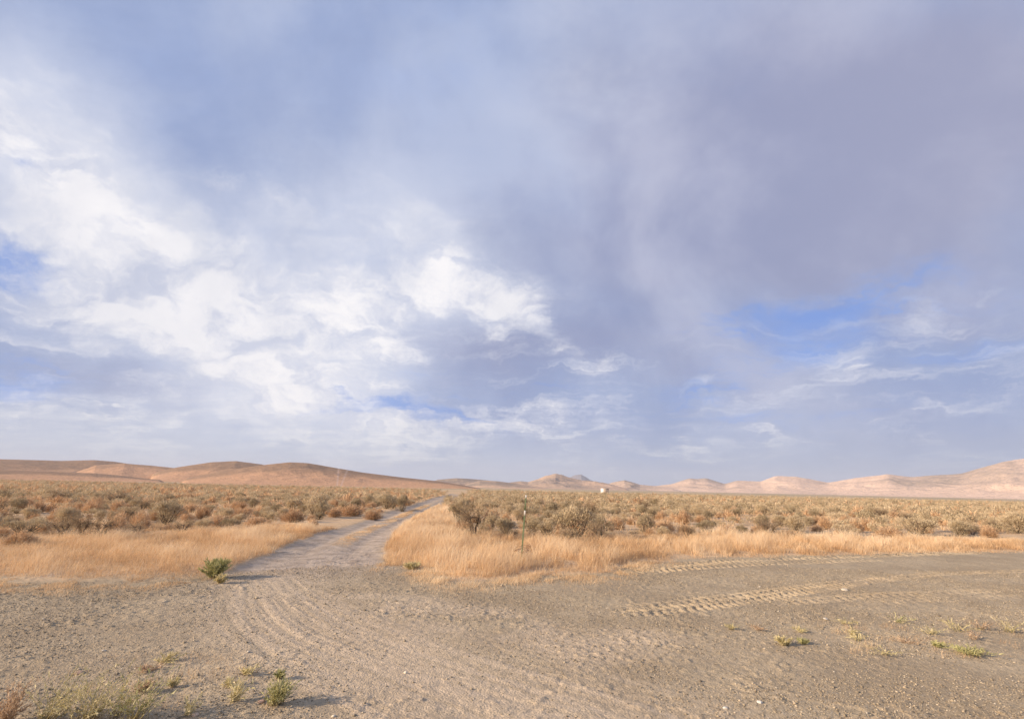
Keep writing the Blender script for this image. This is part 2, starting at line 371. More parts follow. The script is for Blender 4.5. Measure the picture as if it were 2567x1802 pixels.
# ------------------------------------------------------------------ materials
def newmat(name):
    m = bpy.data.materials.new(name); m.use_nodes = True; m.node_tree.nodes.clear()
    return m, NT(m.node_tree)
def finish(n, color, rough=0.9, bump=None, bstr=0.3, bdist=0.02, spec=0.2, metal=0.0, trans=0.0):
    b = n.n('ShaderNodeBsdfPrincipled'); n.put(b.inputs['Base Color'], color)
    b.inputs['Roughness'].default_value = rough; b.inputs['Specular IOR Level'].default_value = spec
    b.inputs['Metallic'].default_value = metal
    if bump is not None:
        bp = n.n('ShaderNodeBump'); bp.inputs['Strength'].default_value = bstr; bp.inputs['Distance'].default_value = bdist
        n.put(bp.inputs['Height'], bump); n.put(b.inputs['Normal'], bp.outputs[0])
    sh = b.outputs[0]
    if trans > 0:
        t = n.n('ShaderNodeBsdfTranslucent'); n.put(t.inputs[0], color)
        mx = n.n('ShaderNodeMixShader'); mx.inputs[0].default_value = trans
        n.put(mx.inputs[1], sh); n.put(mx.inputs[2], t.outputs[0]); sh = mx.outputs[0]
    o = n.n('ShaderNodeOutputMaterial'); n.put(o.inputs[0], sh)
def ramp(n, fac, stops):
    r = n.n('ShaderNodeValToRGB'); n.put(r.inputs[0], fac)
    e = r.color_ramp.elements
    while len(e) < len(stops): e.new(0.5)
    for q, (p, c) in zip(e, stops): q.position = p; q.color = (*c, 1)
    return r.outputs[0]
def rnd_val(n, k=0.55):
    a = n.n('ShaderNodeAttribute', attribute_name='rnd').outputs['Fac']
    o = n.n('ShaderNodeObjectInfo').outputs['Random']
    v = n.math('ADD', n.math('MULTIPLY', a, 1 - k), n.math('MULTIPLY', o, k))
    return v
def plant_mat(name, stops, k=0.5, trans=0.25):
    m, n = newmat(name); finish(n, ramp(n, rnd_val(n, k), stops), 0.85, trans=trans, spec=0.15); return m

M = {}
SAGE = [(0.0, (.26, .205, .125)), (0.3, (.43, .345, .215)), (0.6, (.57, .46, .295)), (1.0, (.75, .61, .41))]
DRYS = [(0.0, (.38, .24, .135)), (0.4, (.58, .39, .225)), (0.7, (.68, .48, .29)), (1.0, (.78, .58, .36))]
DARK = [(0.0, (.20, .145, .09)), (0.5, (.38, .285, .175)), (1.0, (.58, .44, .28))]
GRAS = [(0.0, (.42, .27, .15)), (0.3, (.71, .475, .255)), (0.65, (.84, .64, .40)), (1.0, (.92, .79, .58))]
M['sage'] = plant_mat('sagebrush_foliage', SAGE); M['dry'] = plant_mat('dry_shrub_twigs', DRYS); M['dark'] = plant_mat('dark_shrub', DARK)
M['grass'] = plant_mat('dry_grass', GRAS, 0.0, 0.30)
M['sage_s'] = plant_mat('sagebrush_far', SAGE, 0.0); M['dry_s'] = plant_mat('dry_far', DRYS, 0.0)
M['bark'] = plant_mat('shrub_bark', [(0, (.09, .065, .045)), (1, (.20, .15, .11))], 0.5, 0)
M['green'] = plant_mat('green_weed', [(0, (.26, .26, .10)), (0.5, (.45, .43, .19)), (1, (.66, .60, .33))], 0.1)
M['ygreen'] = plant_mat('straw_weed', [(0, (.44, .38, .17)), (0.5, (.64, .55, .29)), (1, (.80, .69, .43))], 0.1)
M['brownweed'] = plant_mat('brown_weed', [(0, (.40, .28, .17)), (1, (.70, .52, .35))], 0.1)
M['stone'] = plant_mat('pebbles', [(0, (.18, .15, .11)), (0.35, (.32, .255, .17)), (0.75, (.46, .37, .25)), (0.96, (.54, .45, .32)), (1, (.64, .57, .45))], 0.0, 0)

# ground
m, n = newmat('ground'); M['ground'] = m
pos = n.n('ShaderNodeNewGeometry').outputs['Position']
zc = n.n('ShaderNodeSeparateColor'); n.put(zc.inputs[0], n.n('ShaderNodeAttribute', attribute_name='zone').outputs['Color'])
n1 = n.noise(pos, 0.45, 5, 0.6); n2 = n.noise(pos, 7.0, 6, 0.65); n3 = n.noise(pos, 55.0, 4, 0.7); n4 = n.noise(pos, 1.7, 4, 0.6)
vor = n.n('ShaderNodeTexVoronoi'); n.put(vor.inputs['Vector'], pos); vor.inputs['Scale'].default_value = 34
vs = n.n('ShaderNodeSeparateColor'); n.put(vs.inputs[0], vor.outputs['Color'])
gravel = n.mix(n.ss(n1, 0.38, 0.64), (.385, .298, .193, 1), (.49, .388, .255, 1))
gravel = n.mix(n.ss(n2, 0.4, 0.7, 0, 0.6), gravel, (.28, .225, .15, 1))
gravel = n.mix(n.math('MULTIPLY', n.ss(vs.outputs[0], 0.6, 1.0, 0, 0.65), n.ss(vor.outputs['Distance'], 0.2, 0.5, 1, 0)), gravel, (.50, .45, .36, 1))
gravel = n.mix(n.ss(n3, 0.52, 0.75, 0, 0.5), gravel, (.20, .165, .115, 1))
gravel = n.mix(n.math('MULTIPLY', zc.outputs[2], n.ss(n2, 0.3, 0.6, 1.0, 0.6)), gravel, (.60, .475, .335, 1))
dirt = n.mix(n.ss(n4, 0.35, 0.65), (.36, .285, .215, 1), (.53, .43, .33, 1))
dirt = n.mix(n.ss(n2, 0.45, 0.7, 0, 0.5), dirt, (.29, .25, .22, 1))
soil = n.mix(n.ss(n4, 0.35, 0.65), (.56, .385, .22, 1), (.68, .49, .30, 1))
soil = n.mix(n.ss(n2, 0.45, 0.72, 0, 0.7), soil, (.34, .25, .165, 1))
soil = n.mix(n.ss(n1, 0.55, 0.72, 0, 0.6), soil, (.45, .385, .32, 1))
farn = n.mapping(pos, scale=(0.010, 0.022, 0.01)); nf = n.noise(farn, 1.0, 7, 0.65)
farc = n.mix(n.ss(nf, 0.42, 0.60), (.36, .30, .18, 1), (.60, .43, .27, 1))
dist = n.n('ShaderNodeVectorMath', operation='LENGTH'); n.put(dist.inputs[0], pos)
soil = n.mix(n.ss(dist.outputs['Value'], 150, 420), soil, farc)
col = n.mix(zc.outputs[0], gravel, soil); col = n.mix(zc.outputs[1], col, dirt)
hgt = n.math('ADD', n.math('MULTIPLY', n2, n.math('MULTIPLY_ADD', zc.outputs[1], -0.9, 1.2)), n.math('ADD', n.math('MULTIPLY', n3, 0.6), n.math('MULTIPLY', vor.outputs['Distance'], -0.5)))
finish(n, col, 0.95, hgt, 0.8, 0.025, 0.15)

# ------------------------------------------------------------------ ground sheet
def axis(parts):
    a = []
    for lo, hi, st in parts: a.append(np.arange(lo, hi, st))
    return np.concatenate(a)
def grow(x0, x1, s0, k=1.07):
    r = []; x = x0; s = s0
    while x < x1: r.append(x); x += s; s *= k
    r.append(x1); return np.array(r)
xp = np.concatenate([np.arange(0, 8, 0.025), np.arange(8, 21, 0.04), grow(21, 9000, 0.06, 1.055)])
xs = np.concatenate([-xp[:0:-1], xp])
ys = np.concatenate([-grow(0, 1500, 0.5, 1.3)[:0:-1], np.arange(0, 5.6, 0.3), np.arange(5.6, 10, 0.023), np.arange(10, 18.2, 0.032), grow(18.2, 9500, 0.06, 1.032)])
X, Y = np.meshgrid(xs, ys); X = X.ravel(); Y = Y.ravel()
Z = height(X, Y)
pm = path_mask(X, Y)
ed = (Y - road_y(X)) + (fbm(X * 1.3, Y * 1.3, 3, 41) - 0.5) * 1.1
zf = sstep(ed, np.where(X < -2, 0.3, -0.1), np.where(X < -2, 1.5, 0.5)) * (1 - pm)
dcen, s_, t_ = seg_dist(X, Y, CTR)
strip = np.exp(-(np.abs(t_) / 0.42) ** 4) * sstep(Y, 21, 24) * sstep(fbm(X * 0.7, Y * 0.7, 2, 88), 0.32, 0.5)
pm2 = pm * (1 - 0.6 * strip); zf = np.clip(zf + pm * 0.6 * strip, 0, 1)
# dusty path colour bleeds out of the mouth of the track, into the gravel
mouth = np.exp(-((X - gp(720, 1450)[0]) / 2.2) ** 2) * sstep(Y, 13.2, 17.0)
pm2 = np.maximum(pm2, mouth * (ed < 0.3) * 0.8)
dust = np.zeros(X.shape); nr = (Y > 4) & (Y < 20) & (np.abs(X) < 34)
dn = np.zeros(nr.sum())
for i, pl in enumerate(SWEEPS[:4]):
    d, s, t = seg_dist(X[nr], Y[nr], pl); dn = np.maximum(dn, np.exp(-(d / (1.1 if i < 3 else 0.3)) ** 2) * (0.45 + 0.55 * sstep(vnoise(t * 11 + 50, s * 0.22, 15 + i), .3, .7)))
for pl, wd, amp, sp_ in TREADS[2:]:
    d, s, t = seg_dist(X[nr], Y[nr], pl); dn = np.maximum(dn, sstep(wd * .75 - d, 0, 0.3) * 0.08)
pg = poly([(560, 1500), (1000, 1480), (1500, 1570), (1800, 1600), (1500, 1680), (1300, 1800), (900, 1640)])
ins = inside(X[nr], Y[nr], pg) * 1.0
epg = seg_dist(X[nr], Y[nr], np.vstack([pg, pg[:1]]))[0]; epg = np.where(ins > 0, epg, -epg) + (fbm(X[nr] * .8, Y[nr] * .8, 3, 94) - .5) * 1.6
dn = np.maximum(dn, 0.8 * sstep(epg, -0.5, 1.0) * sstep(fbm(X[nr] * 0.6, Y[nr] * 0.6, 4, 93), 0.30, 0.55))
dust[nr] = dn
zone = np.stack([zf, pm2, dust, np.ones_like(zf)], 1)
nx, ny = len(xs), len(ys)
ii = (np.arange(ny - 1)[:, None] * nx + np.arange(nx - 1)[None, :]).ravel()
g = mesh_np('ground', np.stack([X, Y, Z], 1), np.stack([ii, ii + 1, ii + nx + 1, ii + nx], 1), smooth=True, colors={'zone': zone})
tag(link('ground', g, M['ground']), 'tan gravel pull-off, dusty two-track and sandy plain running out to the hills', 'ground', kind='structure')
del X, Y, Z, zone, pm, pm2, zf, dust

# ------------------------------------------------------------------ hills
def hill(sil, R, Wf, Wb, c1, c2, veg_shade, seed, label, cres=500, rres=120, rough=0.16, haze=None, trails=()):
    dd = [pdir(*p) for p in sil]
    az = np.array([math.atan2(d.x, d.y) for d in dd]); te = np.array([d.z / math.hypot(d.x, d.y) for d in dd])
    A = np.linspace(az[0], az[-1], cres); T = np.interp(A, az, te)
    k = np.hanning(max(5, cres // 60) | 1); k /= k.sum(); pad = len(k) // 2
    T = np.convolve(np.pad(T, pad, 'edge'), k, 'valid')
    H = R * T + CAMH
    edge = sstep(np.arange(cres) / cres, 0, 0.03) * sstep(1 - np.arange(cres) / cres, 0, 0.03)
    H = H * edge
    s = np.linspace(-1, 1, rres); AA, SS = np.meshgrid(A, s)
    HH = np.broadcast_to(H, AA.shape)
    Rr = R + np.where(SS < 0, SS * Wf, SS * Wb)
    x = Rr * np.sin(AA); y = Rr * np.cos(AA)
    prof = np.cos(SS * math.pi / 2) ** 2
    q = R * 0.06
    rid = 1 - np.abs(2 * fbm(x / q, y / q, 4, seed) - 1)
    nz = (rid - 0.7) * rough * 2.0 * (1 - prof ** 6 * 0.75) * sstep(prof, 0.0, 0.3)
    small = (fbm(x / q * 6, y / q * 6, 3, seed + 3) - 0.5) * rough * 0.25
    z = HH * (prof * (1 + small * .5) + nz) - 0.6
    z = np.where(prof < 0.01, -1.0, z)
    vg_shade = sstep(fbm(x / (q * 1.7), y / (q * 2.2), 4, seed + 9) + veg_shade * sstep(prof, 0.35, 0.95), 0.45, 0.85)  # scrub patches, plus cloud shadow painted in as darker colour towards the crest
    tr = np.zeros(x.shape)
    for px, py, px2, py2 in trails:
        a0 = math.atan2(pdir(px, py).x, pdir(px, py).y); a1 = math.atan2(pdir(px2, py2).x, pdir(px2, py2).y)
        ac = a0 + (a1 - a0) * np.clip(SS + 1, 0, 1)
        tr = np.maximum(tr, np.exp(-((AA - ac) / 0.0016) ** 2))
    ii = (np.arange(rres - 1)[:, None] * cres + np.arange(cres - 1)[None, :]).ravel()
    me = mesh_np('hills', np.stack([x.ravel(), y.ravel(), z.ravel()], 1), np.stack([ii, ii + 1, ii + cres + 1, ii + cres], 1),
                 {'veg_shade': vg_shade.ravel(), 'trail': tr.ravel()}, True)
    m, n = newmat('hill_slope')
    pos = n.n('ShaderNodeNewGeometry').outputs['Position']
    v = n.n('ShaderNodeAttribute', attribute_name='veg_shade').outputs['Fac']; t = n.n('ShaderNodeAttribute', attribute_name='trail').outputs['Fac']
    f1 = n.noise(pos, 120.0 / R, 6, 0.7); f2 = n.noise(pos, 330.0 / R, 4, 0.65)
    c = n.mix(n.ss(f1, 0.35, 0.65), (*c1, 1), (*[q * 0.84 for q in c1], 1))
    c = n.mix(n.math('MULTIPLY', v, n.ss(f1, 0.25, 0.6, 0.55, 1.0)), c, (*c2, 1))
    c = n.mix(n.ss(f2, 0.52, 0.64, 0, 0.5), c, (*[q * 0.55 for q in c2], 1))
    c = n.mix(n.math('MULTIPLY', t, 0.5), c, (.62, .46, .36, 1))
    finish(n, c, 0.95, f2, 0.6, R * 0.002, 0.1)
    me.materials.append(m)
    return tag(link('hills', me), label, 'hills', kind='structure')

LG1, LG2 = (.63, .375, .22), (.30, .20, .13)
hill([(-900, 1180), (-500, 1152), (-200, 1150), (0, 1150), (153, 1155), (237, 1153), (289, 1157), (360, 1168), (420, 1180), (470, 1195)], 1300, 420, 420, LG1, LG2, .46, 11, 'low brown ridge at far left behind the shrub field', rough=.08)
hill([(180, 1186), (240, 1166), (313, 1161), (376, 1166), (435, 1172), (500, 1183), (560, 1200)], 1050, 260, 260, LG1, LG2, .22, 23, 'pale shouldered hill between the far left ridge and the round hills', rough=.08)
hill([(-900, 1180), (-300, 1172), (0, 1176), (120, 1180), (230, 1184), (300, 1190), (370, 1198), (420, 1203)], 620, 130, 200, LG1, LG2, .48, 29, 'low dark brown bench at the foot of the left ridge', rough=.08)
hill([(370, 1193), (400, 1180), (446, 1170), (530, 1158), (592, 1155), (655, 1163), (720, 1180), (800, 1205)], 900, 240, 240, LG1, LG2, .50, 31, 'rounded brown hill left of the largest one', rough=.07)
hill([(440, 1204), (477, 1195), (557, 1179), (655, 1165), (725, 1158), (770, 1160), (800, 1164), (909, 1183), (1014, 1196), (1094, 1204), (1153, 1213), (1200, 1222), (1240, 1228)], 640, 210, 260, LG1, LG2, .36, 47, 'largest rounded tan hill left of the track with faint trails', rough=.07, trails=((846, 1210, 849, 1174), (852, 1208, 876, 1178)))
CG1, CG2 = (.72, .49, .325), (.30, .24, .19)
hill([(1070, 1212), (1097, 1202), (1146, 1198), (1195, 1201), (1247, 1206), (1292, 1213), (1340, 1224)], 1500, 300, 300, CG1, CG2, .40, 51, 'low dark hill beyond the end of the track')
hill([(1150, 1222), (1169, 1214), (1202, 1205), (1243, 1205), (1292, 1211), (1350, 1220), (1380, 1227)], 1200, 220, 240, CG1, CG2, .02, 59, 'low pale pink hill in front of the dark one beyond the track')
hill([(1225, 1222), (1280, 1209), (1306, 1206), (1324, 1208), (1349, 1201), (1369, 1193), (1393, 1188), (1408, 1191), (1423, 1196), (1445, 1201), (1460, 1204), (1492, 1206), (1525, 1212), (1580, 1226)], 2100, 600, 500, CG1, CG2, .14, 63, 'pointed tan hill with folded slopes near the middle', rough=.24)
PG1, PG2 = (.84, .60, .43), (.36, .28, .21)
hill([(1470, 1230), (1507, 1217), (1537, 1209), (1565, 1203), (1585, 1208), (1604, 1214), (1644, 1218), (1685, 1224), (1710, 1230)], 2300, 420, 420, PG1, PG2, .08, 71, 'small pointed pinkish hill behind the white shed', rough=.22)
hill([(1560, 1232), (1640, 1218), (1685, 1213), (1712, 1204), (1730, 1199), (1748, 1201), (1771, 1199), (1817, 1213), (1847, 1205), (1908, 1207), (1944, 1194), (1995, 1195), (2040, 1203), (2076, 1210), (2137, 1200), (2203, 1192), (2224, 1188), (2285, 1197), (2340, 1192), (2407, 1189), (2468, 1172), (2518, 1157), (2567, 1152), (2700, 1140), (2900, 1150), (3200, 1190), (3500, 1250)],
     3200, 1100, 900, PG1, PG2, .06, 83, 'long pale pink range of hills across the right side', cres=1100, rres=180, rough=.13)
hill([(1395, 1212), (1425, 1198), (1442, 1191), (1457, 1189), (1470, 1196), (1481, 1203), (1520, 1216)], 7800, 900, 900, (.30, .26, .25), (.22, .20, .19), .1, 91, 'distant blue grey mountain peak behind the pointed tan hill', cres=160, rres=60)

# ------------------------------------------------------------------ shrub builders
def shrub_geo(kind, w_, h_, nl, seed, stems=True):
    """returns (foliage Geo, stem Geo) of a shrub of width w_, height h_, standing at the origin"""
    global rs
    keep = rs; rs = np.random.RandomState(seed)
    fo, st = Geo(), Geo(); R = w_ / 2
    if kind == 'sage':
        K_ = 15
        for k in range(K_):
            a = rs.rand() * 6.283; rr = R * math.sqrt(rs.rand()) * 0.82
            top = h_ * (1 - 0.45 * (rr / R) ** 2) * (0.68 + 0.32 * rs.rand())
            c = np.array([rr * math.cos(a), rr * math.sin(a), top - 0.10 * h_])
            cr = 0.22 * w_ * (0.6 + 0.6 * rs.rand()); lum = rs.rand() * 0.5
            m_ = nl // K_
            v = unit(rs.normal(size=(m_, 3))); v[:, 2] = np.abs(v[:, 2]) * 1.1 - 0.45
            p = c + v * cr * (rs.rand(m_, 1) ** 0.4) * np.array([1, 1, 1.15])
            p[:, 2] = np.maximum(p[:, 2], 0.02)
            d = unit(v * 0.6 + np.array([c[0], c[1], 0]) * 0.5 / R + np.array([0, 0, 0.9]) + rs.normal(size=(m_, 3)) * 0.35)
            lf = 0.055 * (0.7 + 0.8 * rs.rand(m_)) * leafk(nl)
            fo.add(*leaves(p, d, lf, lf * 0.42, np.clip(lum + 0.5 * rs.rand(m_), 0, 1)))
            if stems:
                mid = c * np.array([0.55, 0.55, 0.45]) + rs.normal(size=3) * 0.03
                st.tube([(c[0] * .08, c[1] * .08, -0.03), mid, c], 0.018, 0.006, 4, rs.rand())
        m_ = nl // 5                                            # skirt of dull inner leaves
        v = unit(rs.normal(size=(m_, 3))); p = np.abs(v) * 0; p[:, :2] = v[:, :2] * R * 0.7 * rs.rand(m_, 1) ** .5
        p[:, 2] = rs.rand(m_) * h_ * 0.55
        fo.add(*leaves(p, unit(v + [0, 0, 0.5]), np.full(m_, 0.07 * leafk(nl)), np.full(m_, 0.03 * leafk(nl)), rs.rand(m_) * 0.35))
    elif kind == 'dry':
        m_ = nl; a = rs.rand(m_) * 6.283; ti = np.arccos(1 - rs.rand(m_) * 0.85)
        lob = 0.75 + 0.25 * np.sin(a * 3 + seed) * np.cos(a * 5 + seed * 2)
        d = np.stack([np.cos(a) * np.sin(ti), np.sin(a) * np.sin(ti), np.cos(ti)], 1)
        rad = rs.rand(m_) ** 0.45 * lob
        p = d * rad[:, None] * np.array([R, R, h_]) * 0.9
        dd = unit(d * [1, 1, 1.3] + rs.normal(size=(m_, 3)) * 0.45)
        lf = 0.10 * (0.5 + rs.rand(m_)) * leafk(nl)
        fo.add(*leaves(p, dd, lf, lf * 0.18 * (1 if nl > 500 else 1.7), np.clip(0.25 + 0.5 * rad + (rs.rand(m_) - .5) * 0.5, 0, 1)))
        if stems:
            for k in range(16):
                q = d[k] * np.array([R, R, h_]) * 0.85
                st.tube([(q[0] * .05, q[1] * .05, -0.03), q * [.5, .5, .4], q], 0.010, 0.003, 4, rs.rand())
    else:                                                       # dark: mostly bare twisted wood
        for k in range(5):
            a = rs.rand() * 6.283; e = np.array([math.cos(a) * R * .7, math.sin(a) * R * .7, h_ * (0.55 + 0.3 * rs.rand())])
            b0 = np.array([math.cos(a) * R * .12, math.sin(a) * R * .12, -0.04])
            mid = e * [.35, .35, .55] + rs.normal(size=3) * .06
            if stems: st.tube([b0, mid, e], 0.045, 0.014, 5, rs.rand())
            for j in range(9):
                t = e + rs.normal(size=3) * np.array([R * .4, R * .4, h_ * .22]); t[2] = min(max(t[2], .06), h_)
                if stems: st.tube([mid * .4 + e * .6 + rs.normal(size=3) * .03, (e + t) / 2 + rs.normal(size=3) * .03, t], 0.012, 0.004, 4, rs.rand())
                m_ = nl // 45
                p = t + rs.normal(size=(m_, 3)) * np.array([R * .16, R * .16, h_ * .12])
                p[:, 2] = np.maximum(p[:, 2], 0.03)
                dd = unit(p - [0, 0, h_ * .1] + rs.normal(size=(m_, 3)) * 0.3)
                lf = 0.075 * (0.5 + rs.rand(m_)) * leafk(nl)
                fo.add(*leaves(p, dd, lf, lf * 0.26, rs.rand(m_)))
    rs = keep
    return fo, st
def leafk(nl): return 1.0 if nl > 1500 else (1.5 if nl > 500 else (2.3 if nl > 140 else 3.6))

KINDS = {'sage': 6, 'dry': 5, 'dark': 3}
PROTO = {}
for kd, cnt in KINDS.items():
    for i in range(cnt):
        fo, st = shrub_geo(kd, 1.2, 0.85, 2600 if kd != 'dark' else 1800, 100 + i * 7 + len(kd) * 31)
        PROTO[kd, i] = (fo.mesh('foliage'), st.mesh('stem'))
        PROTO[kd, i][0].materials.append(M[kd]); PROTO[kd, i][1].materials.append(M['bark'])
NAME = {'sage': 'sagebrush', 'dry': 'dry_shrub', 'dark': 'dead_shrub'}
CAT = {'sage': 'shrub', 'dry': 'shrub', 'dark': 'shrub'}
placed = []
cnt_ind = 0
def place_shrub(kd, x, y, w_, h_, label, group=None, parts=True):
    global cnt_ind
    i = random.randrange(KINDS[kd]); fo, st = PROTO[kd, i]
    z = hz1(x, y) - 0.02; rz = random.random() * 6.28
    w_ = w_ * {'dark': 0.66, 'sage': 0.86, 'dry': 1.0}[kd]
    sc = (w_ / 1.2 , w_ / 1.2 * (0.9 + 0.2 * random.random()), h_ / 0.85)
    e = bpy.data.objects.new(NAME[kd], None); e.empty_display_size = 0.1
    e.location = (x, y, z); e.rotation_euler = (0, 0, rz); e.scale = sc; COL.objects.link(e)
    for nm, me in (('foliage', fo), ('stem', st)):
        c = bpy.data.objects.new(nm, me); COL.objects.link(c); c.parent = e
    tag(e, label, CAT[kd], group)
    placed.append((x, y, w_)); cnt_ind += 1

# the shrubs one can pick out: (base x, base y, width, height in the photo, kind, label)
HAND = [(45, 1368, 130, 58, 'dry', 'rounded tan brown shrub at the left edge, just behind the dry grass'),
        (62, 1338, 120, 48, 'sage', 'dusky green sagebrush right behind the rounded tan shrub at left edge'),
        (150, 1345, 90, 45, 'dark', 'leftmost of the bare dark shrubs behind the left grass band'),
        (205, 1347, 80, 62, 'dark', 'bare shrub with two short dark trunks left of the bent one'),
        (252, 1353, 85, 66, 'dark', 'bare shrub with bent dark trunk nearest the left grass'),
        (345, 1343, 85, 40, 'dark', 'very dark low shrub tucked behind the left grass band'),
        (455, 1335, 70, 34, 'dark', 'dark flat shrub between the low one and the brown mound'),
        (540, 1322, 100, 48, 'dry', 'reddish brown mounded shrub above the left grass band'),
        (640, 1318, 80, 36, 'dry', 'brown shrub at the right end of the left shrub row'),
        (415, 1316, 105, 74, 'sage', 'tall yellow olive sagebrush with dark gaps left of the brown mound'),
        (320, 1308, 90, 46, 'sage', 'olive sagebrush behind the very dark low shrub'),
        (70, 1302, 60, 38, 'sage', 'grey green sagebrush with upright tip near the left edge'),
        (130, 1262, 80, 38, 'dark', 'wide dark olive shrub in the pink grass far left'),
        (280, 1268, 80, 44, 'dark', 'dark shrub at the right end of the pink grass patch far left'),
        (787, 1290, 82, 56, 'sage', 'big round olive sagebrush left of the dirt track'),
        (783, 1316, 42, 26, 'dry', 'small round pinkish tumbleweed shape at the left of the track'),
        (735, 1308, 80, 46, 'dry', 'reddish dry shrub left of the small round pink one'),
        (935, 1299, 62, 34, 'dry', 'tan dry shrub at the pale bank beside the track'),
        (878, 1292, 90, 40, 'dry', 'wide rusty dry shrub behind the pale bank by the track'),
        (1008, 1279, 38, 46, 'sage', 'upright dark sagebrush closest to the left rut of the track'),
        (968, 1277, 60, 40, 'sage', 'olive sagebrush next to the upright dark one by the track'),
        (1190, 1350, 100, 84, 'dark', 'largest dark olive shrub at the back of the right grass patch'),
        (1150, 1312, 60, 60, 'sage', 'thin grey sagebrush above left of the largest dark olive one'),
        (1265, 1345, 76, 50, 'sage', 'pale grey sagebrush between the big dark shrub and the green post'),
        (1230, 1330, 56, 46, 'sage', 'grey sagebrush just right of the largest dark olive shrub'),
        (1318, 1317, 44, 30, 'dark', 'small dark shrub directly behind the green post'),
        (1375, 1352, 70, 50, 'sage', 'pale feathery sagebrush just right of the green post'),
        (1438, 1352, 120, 88, 'sage', 'tallest pale sagebrush right of the green post'),
        (1420, 1362, 80, 34, 'dark', 'dark twiggy shrub under the tallest pale sagebrush'),
        (1503, 1358, 66, 46, 'dark', 'dark brown shrub right of the tallest pale sagebrush'),
        (1482, 1296, 36, 30, 'dark', 'compact blackish shrub behind the tallest pale sagebrush'),
        (1545, 1300, 30, 24, 'dark', 'small dark shrub right of the compact blackish one'),
        (1385, 1300, 60, 42, 'sage', 'round sandy sagebrush up the slope behind the green post'),
        (1725, 1350, 50, 30, 'dark', 'small dark shrub at the back edge of the right grass band'),
        (1660, 1330, 60, 36, 'dry', 'tan dry shrub left of the small dark one by the grass band'),
        (1930, 1348, 80, 42, 'dark', 'dark tangled shrub at the grass band, right of centre'),
        (1990, 1352, 80, 34, 'dry', 'pinkish dry shrub right of the dark tangled one'),
        (2051, 1314, 60, 32, 'dry', 'rounded reddish tan shrub among the grey ones at right'),
        (2230, 1350, 110, 40, 'dry', 'broad tan dry shrub sunk in the grass at right'),
        (2300, 1341, 100, 50, 'sage', 'broad olive sagebrush behind the broad tan one at right'),
        (2407, 1343, 66, 42, 'sage', 'compact round sagebrush left of the right edge one'),
        (2555, 1338, 80, 54, 'sage', 'tall sagebrush cut by the right edge of the view'),
        (2480, 1346, 60, 34, 'dry', 'low dry shrub between the two right edge sagebrushes')]
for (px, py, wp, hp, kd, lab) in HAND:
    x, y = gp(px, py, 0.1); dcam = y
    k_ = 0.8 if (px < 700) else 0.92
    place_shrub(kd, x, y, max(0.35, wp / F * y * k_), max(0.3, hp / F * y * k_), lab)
# the rest of the nearest shrubs, each a thing of its own
cand = []
hand_pts = [(p[0], p[1]) for p in placed]
rr_ = np.random.RandomState(21)
NC = 60000
cyy = 17 + (260 - 17) * rr_.rand(NC) ** 0.62
cxx = (rr_.rand(NC) * 2 - 1) * (cyy * 1.18 + 8)
pmx = path_mask(cxx, cyy, 0.5); sy, lf_ = shrub_y(cxx, cyy)
tr_d = seg_dist(cxx, cyy, CTR)[0]
dens = fbm(cxx / 7, cyy / 7, 3, 301)
ok = (pmx < 0.05) & (cyy > sy + rr_.rand(NC) * 1.2) & (tr_d > 1.9)
ok &= ~((cxx > xm1 - 2) & (cxx < 0.5) & (cyy > 18) & (tr_d < 5) & (cyy < 34) & (cxx > np.interp(cyy, CTR[:, 1], CTR[:, 0])))
CLEAR = poly([(1095, 1239), (1168, 1242), (1178, 1233), (1150, 1229), (1070, 1229), (1110, 1234)])
ok &= ~inside(cxx, cyy, CLEAR)
ok &= (dens > 0.40) | (rr_.rand(NC) < 0.30)
cxx, cyy, dens, lf_ = cxx[ok], cyy[ok], dens[ok], lf_[ok]
cell = {}
def free(x, y, r):
    k = (int(x // 2), int(y // 2))
    for a in (-1, 0, 1):
        for b in (-1, 0, 1):
            for (u, v, q) in cell.get((k[0] + a, k[1] + b), ()):
                if (u - x) ** 2 + (v - y) ** 2 < (r + q) ** 2: return False
    return True
for (u, v, q) in placed: cell.setdefault((int(u // 2), int(v // 2)), []).append((u, v, q * .45))
acc = []
for i in range(len(cxx)):
    x, y = cxx[i], cyy[i]; wv = 0.50 + 1.15 * rr_.rand() ** 1.6
    rmin = wv * (0.37 if y < 70 else 0.47)
    if not free(x, y, rmin): continue
    cell.setdefault((int(x // 2), int(y // 2)), []).append((x, y, rmin))
    sage_p = 0.46 + 0.26 * float(sstep(np.array(y), 25, 60)) + (0.08 if not lf_[i] else -0.18) + 0.9 * (dens[i] - 0.5)
    edge_p = 0.0
    u = rr_.rand(); kd = 'sage' if u < sage_p else ('dry' if u < 0.92 else 'dark')
    acc.append((x, y, wv, wv * (0.45 + 0.42 * rr_.rand()), kd, bool(lf_[i])))
vis = [a for a in acc if abs(a[0]) < a[1] * 1.02 + 1]
vis.sort(key=lambda a: math.hypot(a[0], a[1]) / a[2])
nind = 300 - len(HAND)
LAB = {('sage', True): 'grey green sagebrush scattered in the shrub field left of the dirt track',
       ('sage', False): 'grey green sagebrush scattered in the shrub field right of the dirt track',
       ('dry', True): 'tan dry twiggy shrub scattered in the shrub field left of the dirt track',
       ('dry', False): 'tan dry twiggy shrub scattered in the shrub field right of the dirt track',
       ('dark', True): 'bare dark shrub scattered in the shrub field left of the dirt track',
       ('dark', False): 'bare dark shrub scattered in the shrub field right of the dirt track'}
GRP = {'sage': 'sagebrushes near the front of the shrub field', 'dry': 'dry shrubs near the front of the shrub field', 'dark': 'dead shrubs near the front of the shrub field'}
chosen = set(id(a) for a in vis[:nind])
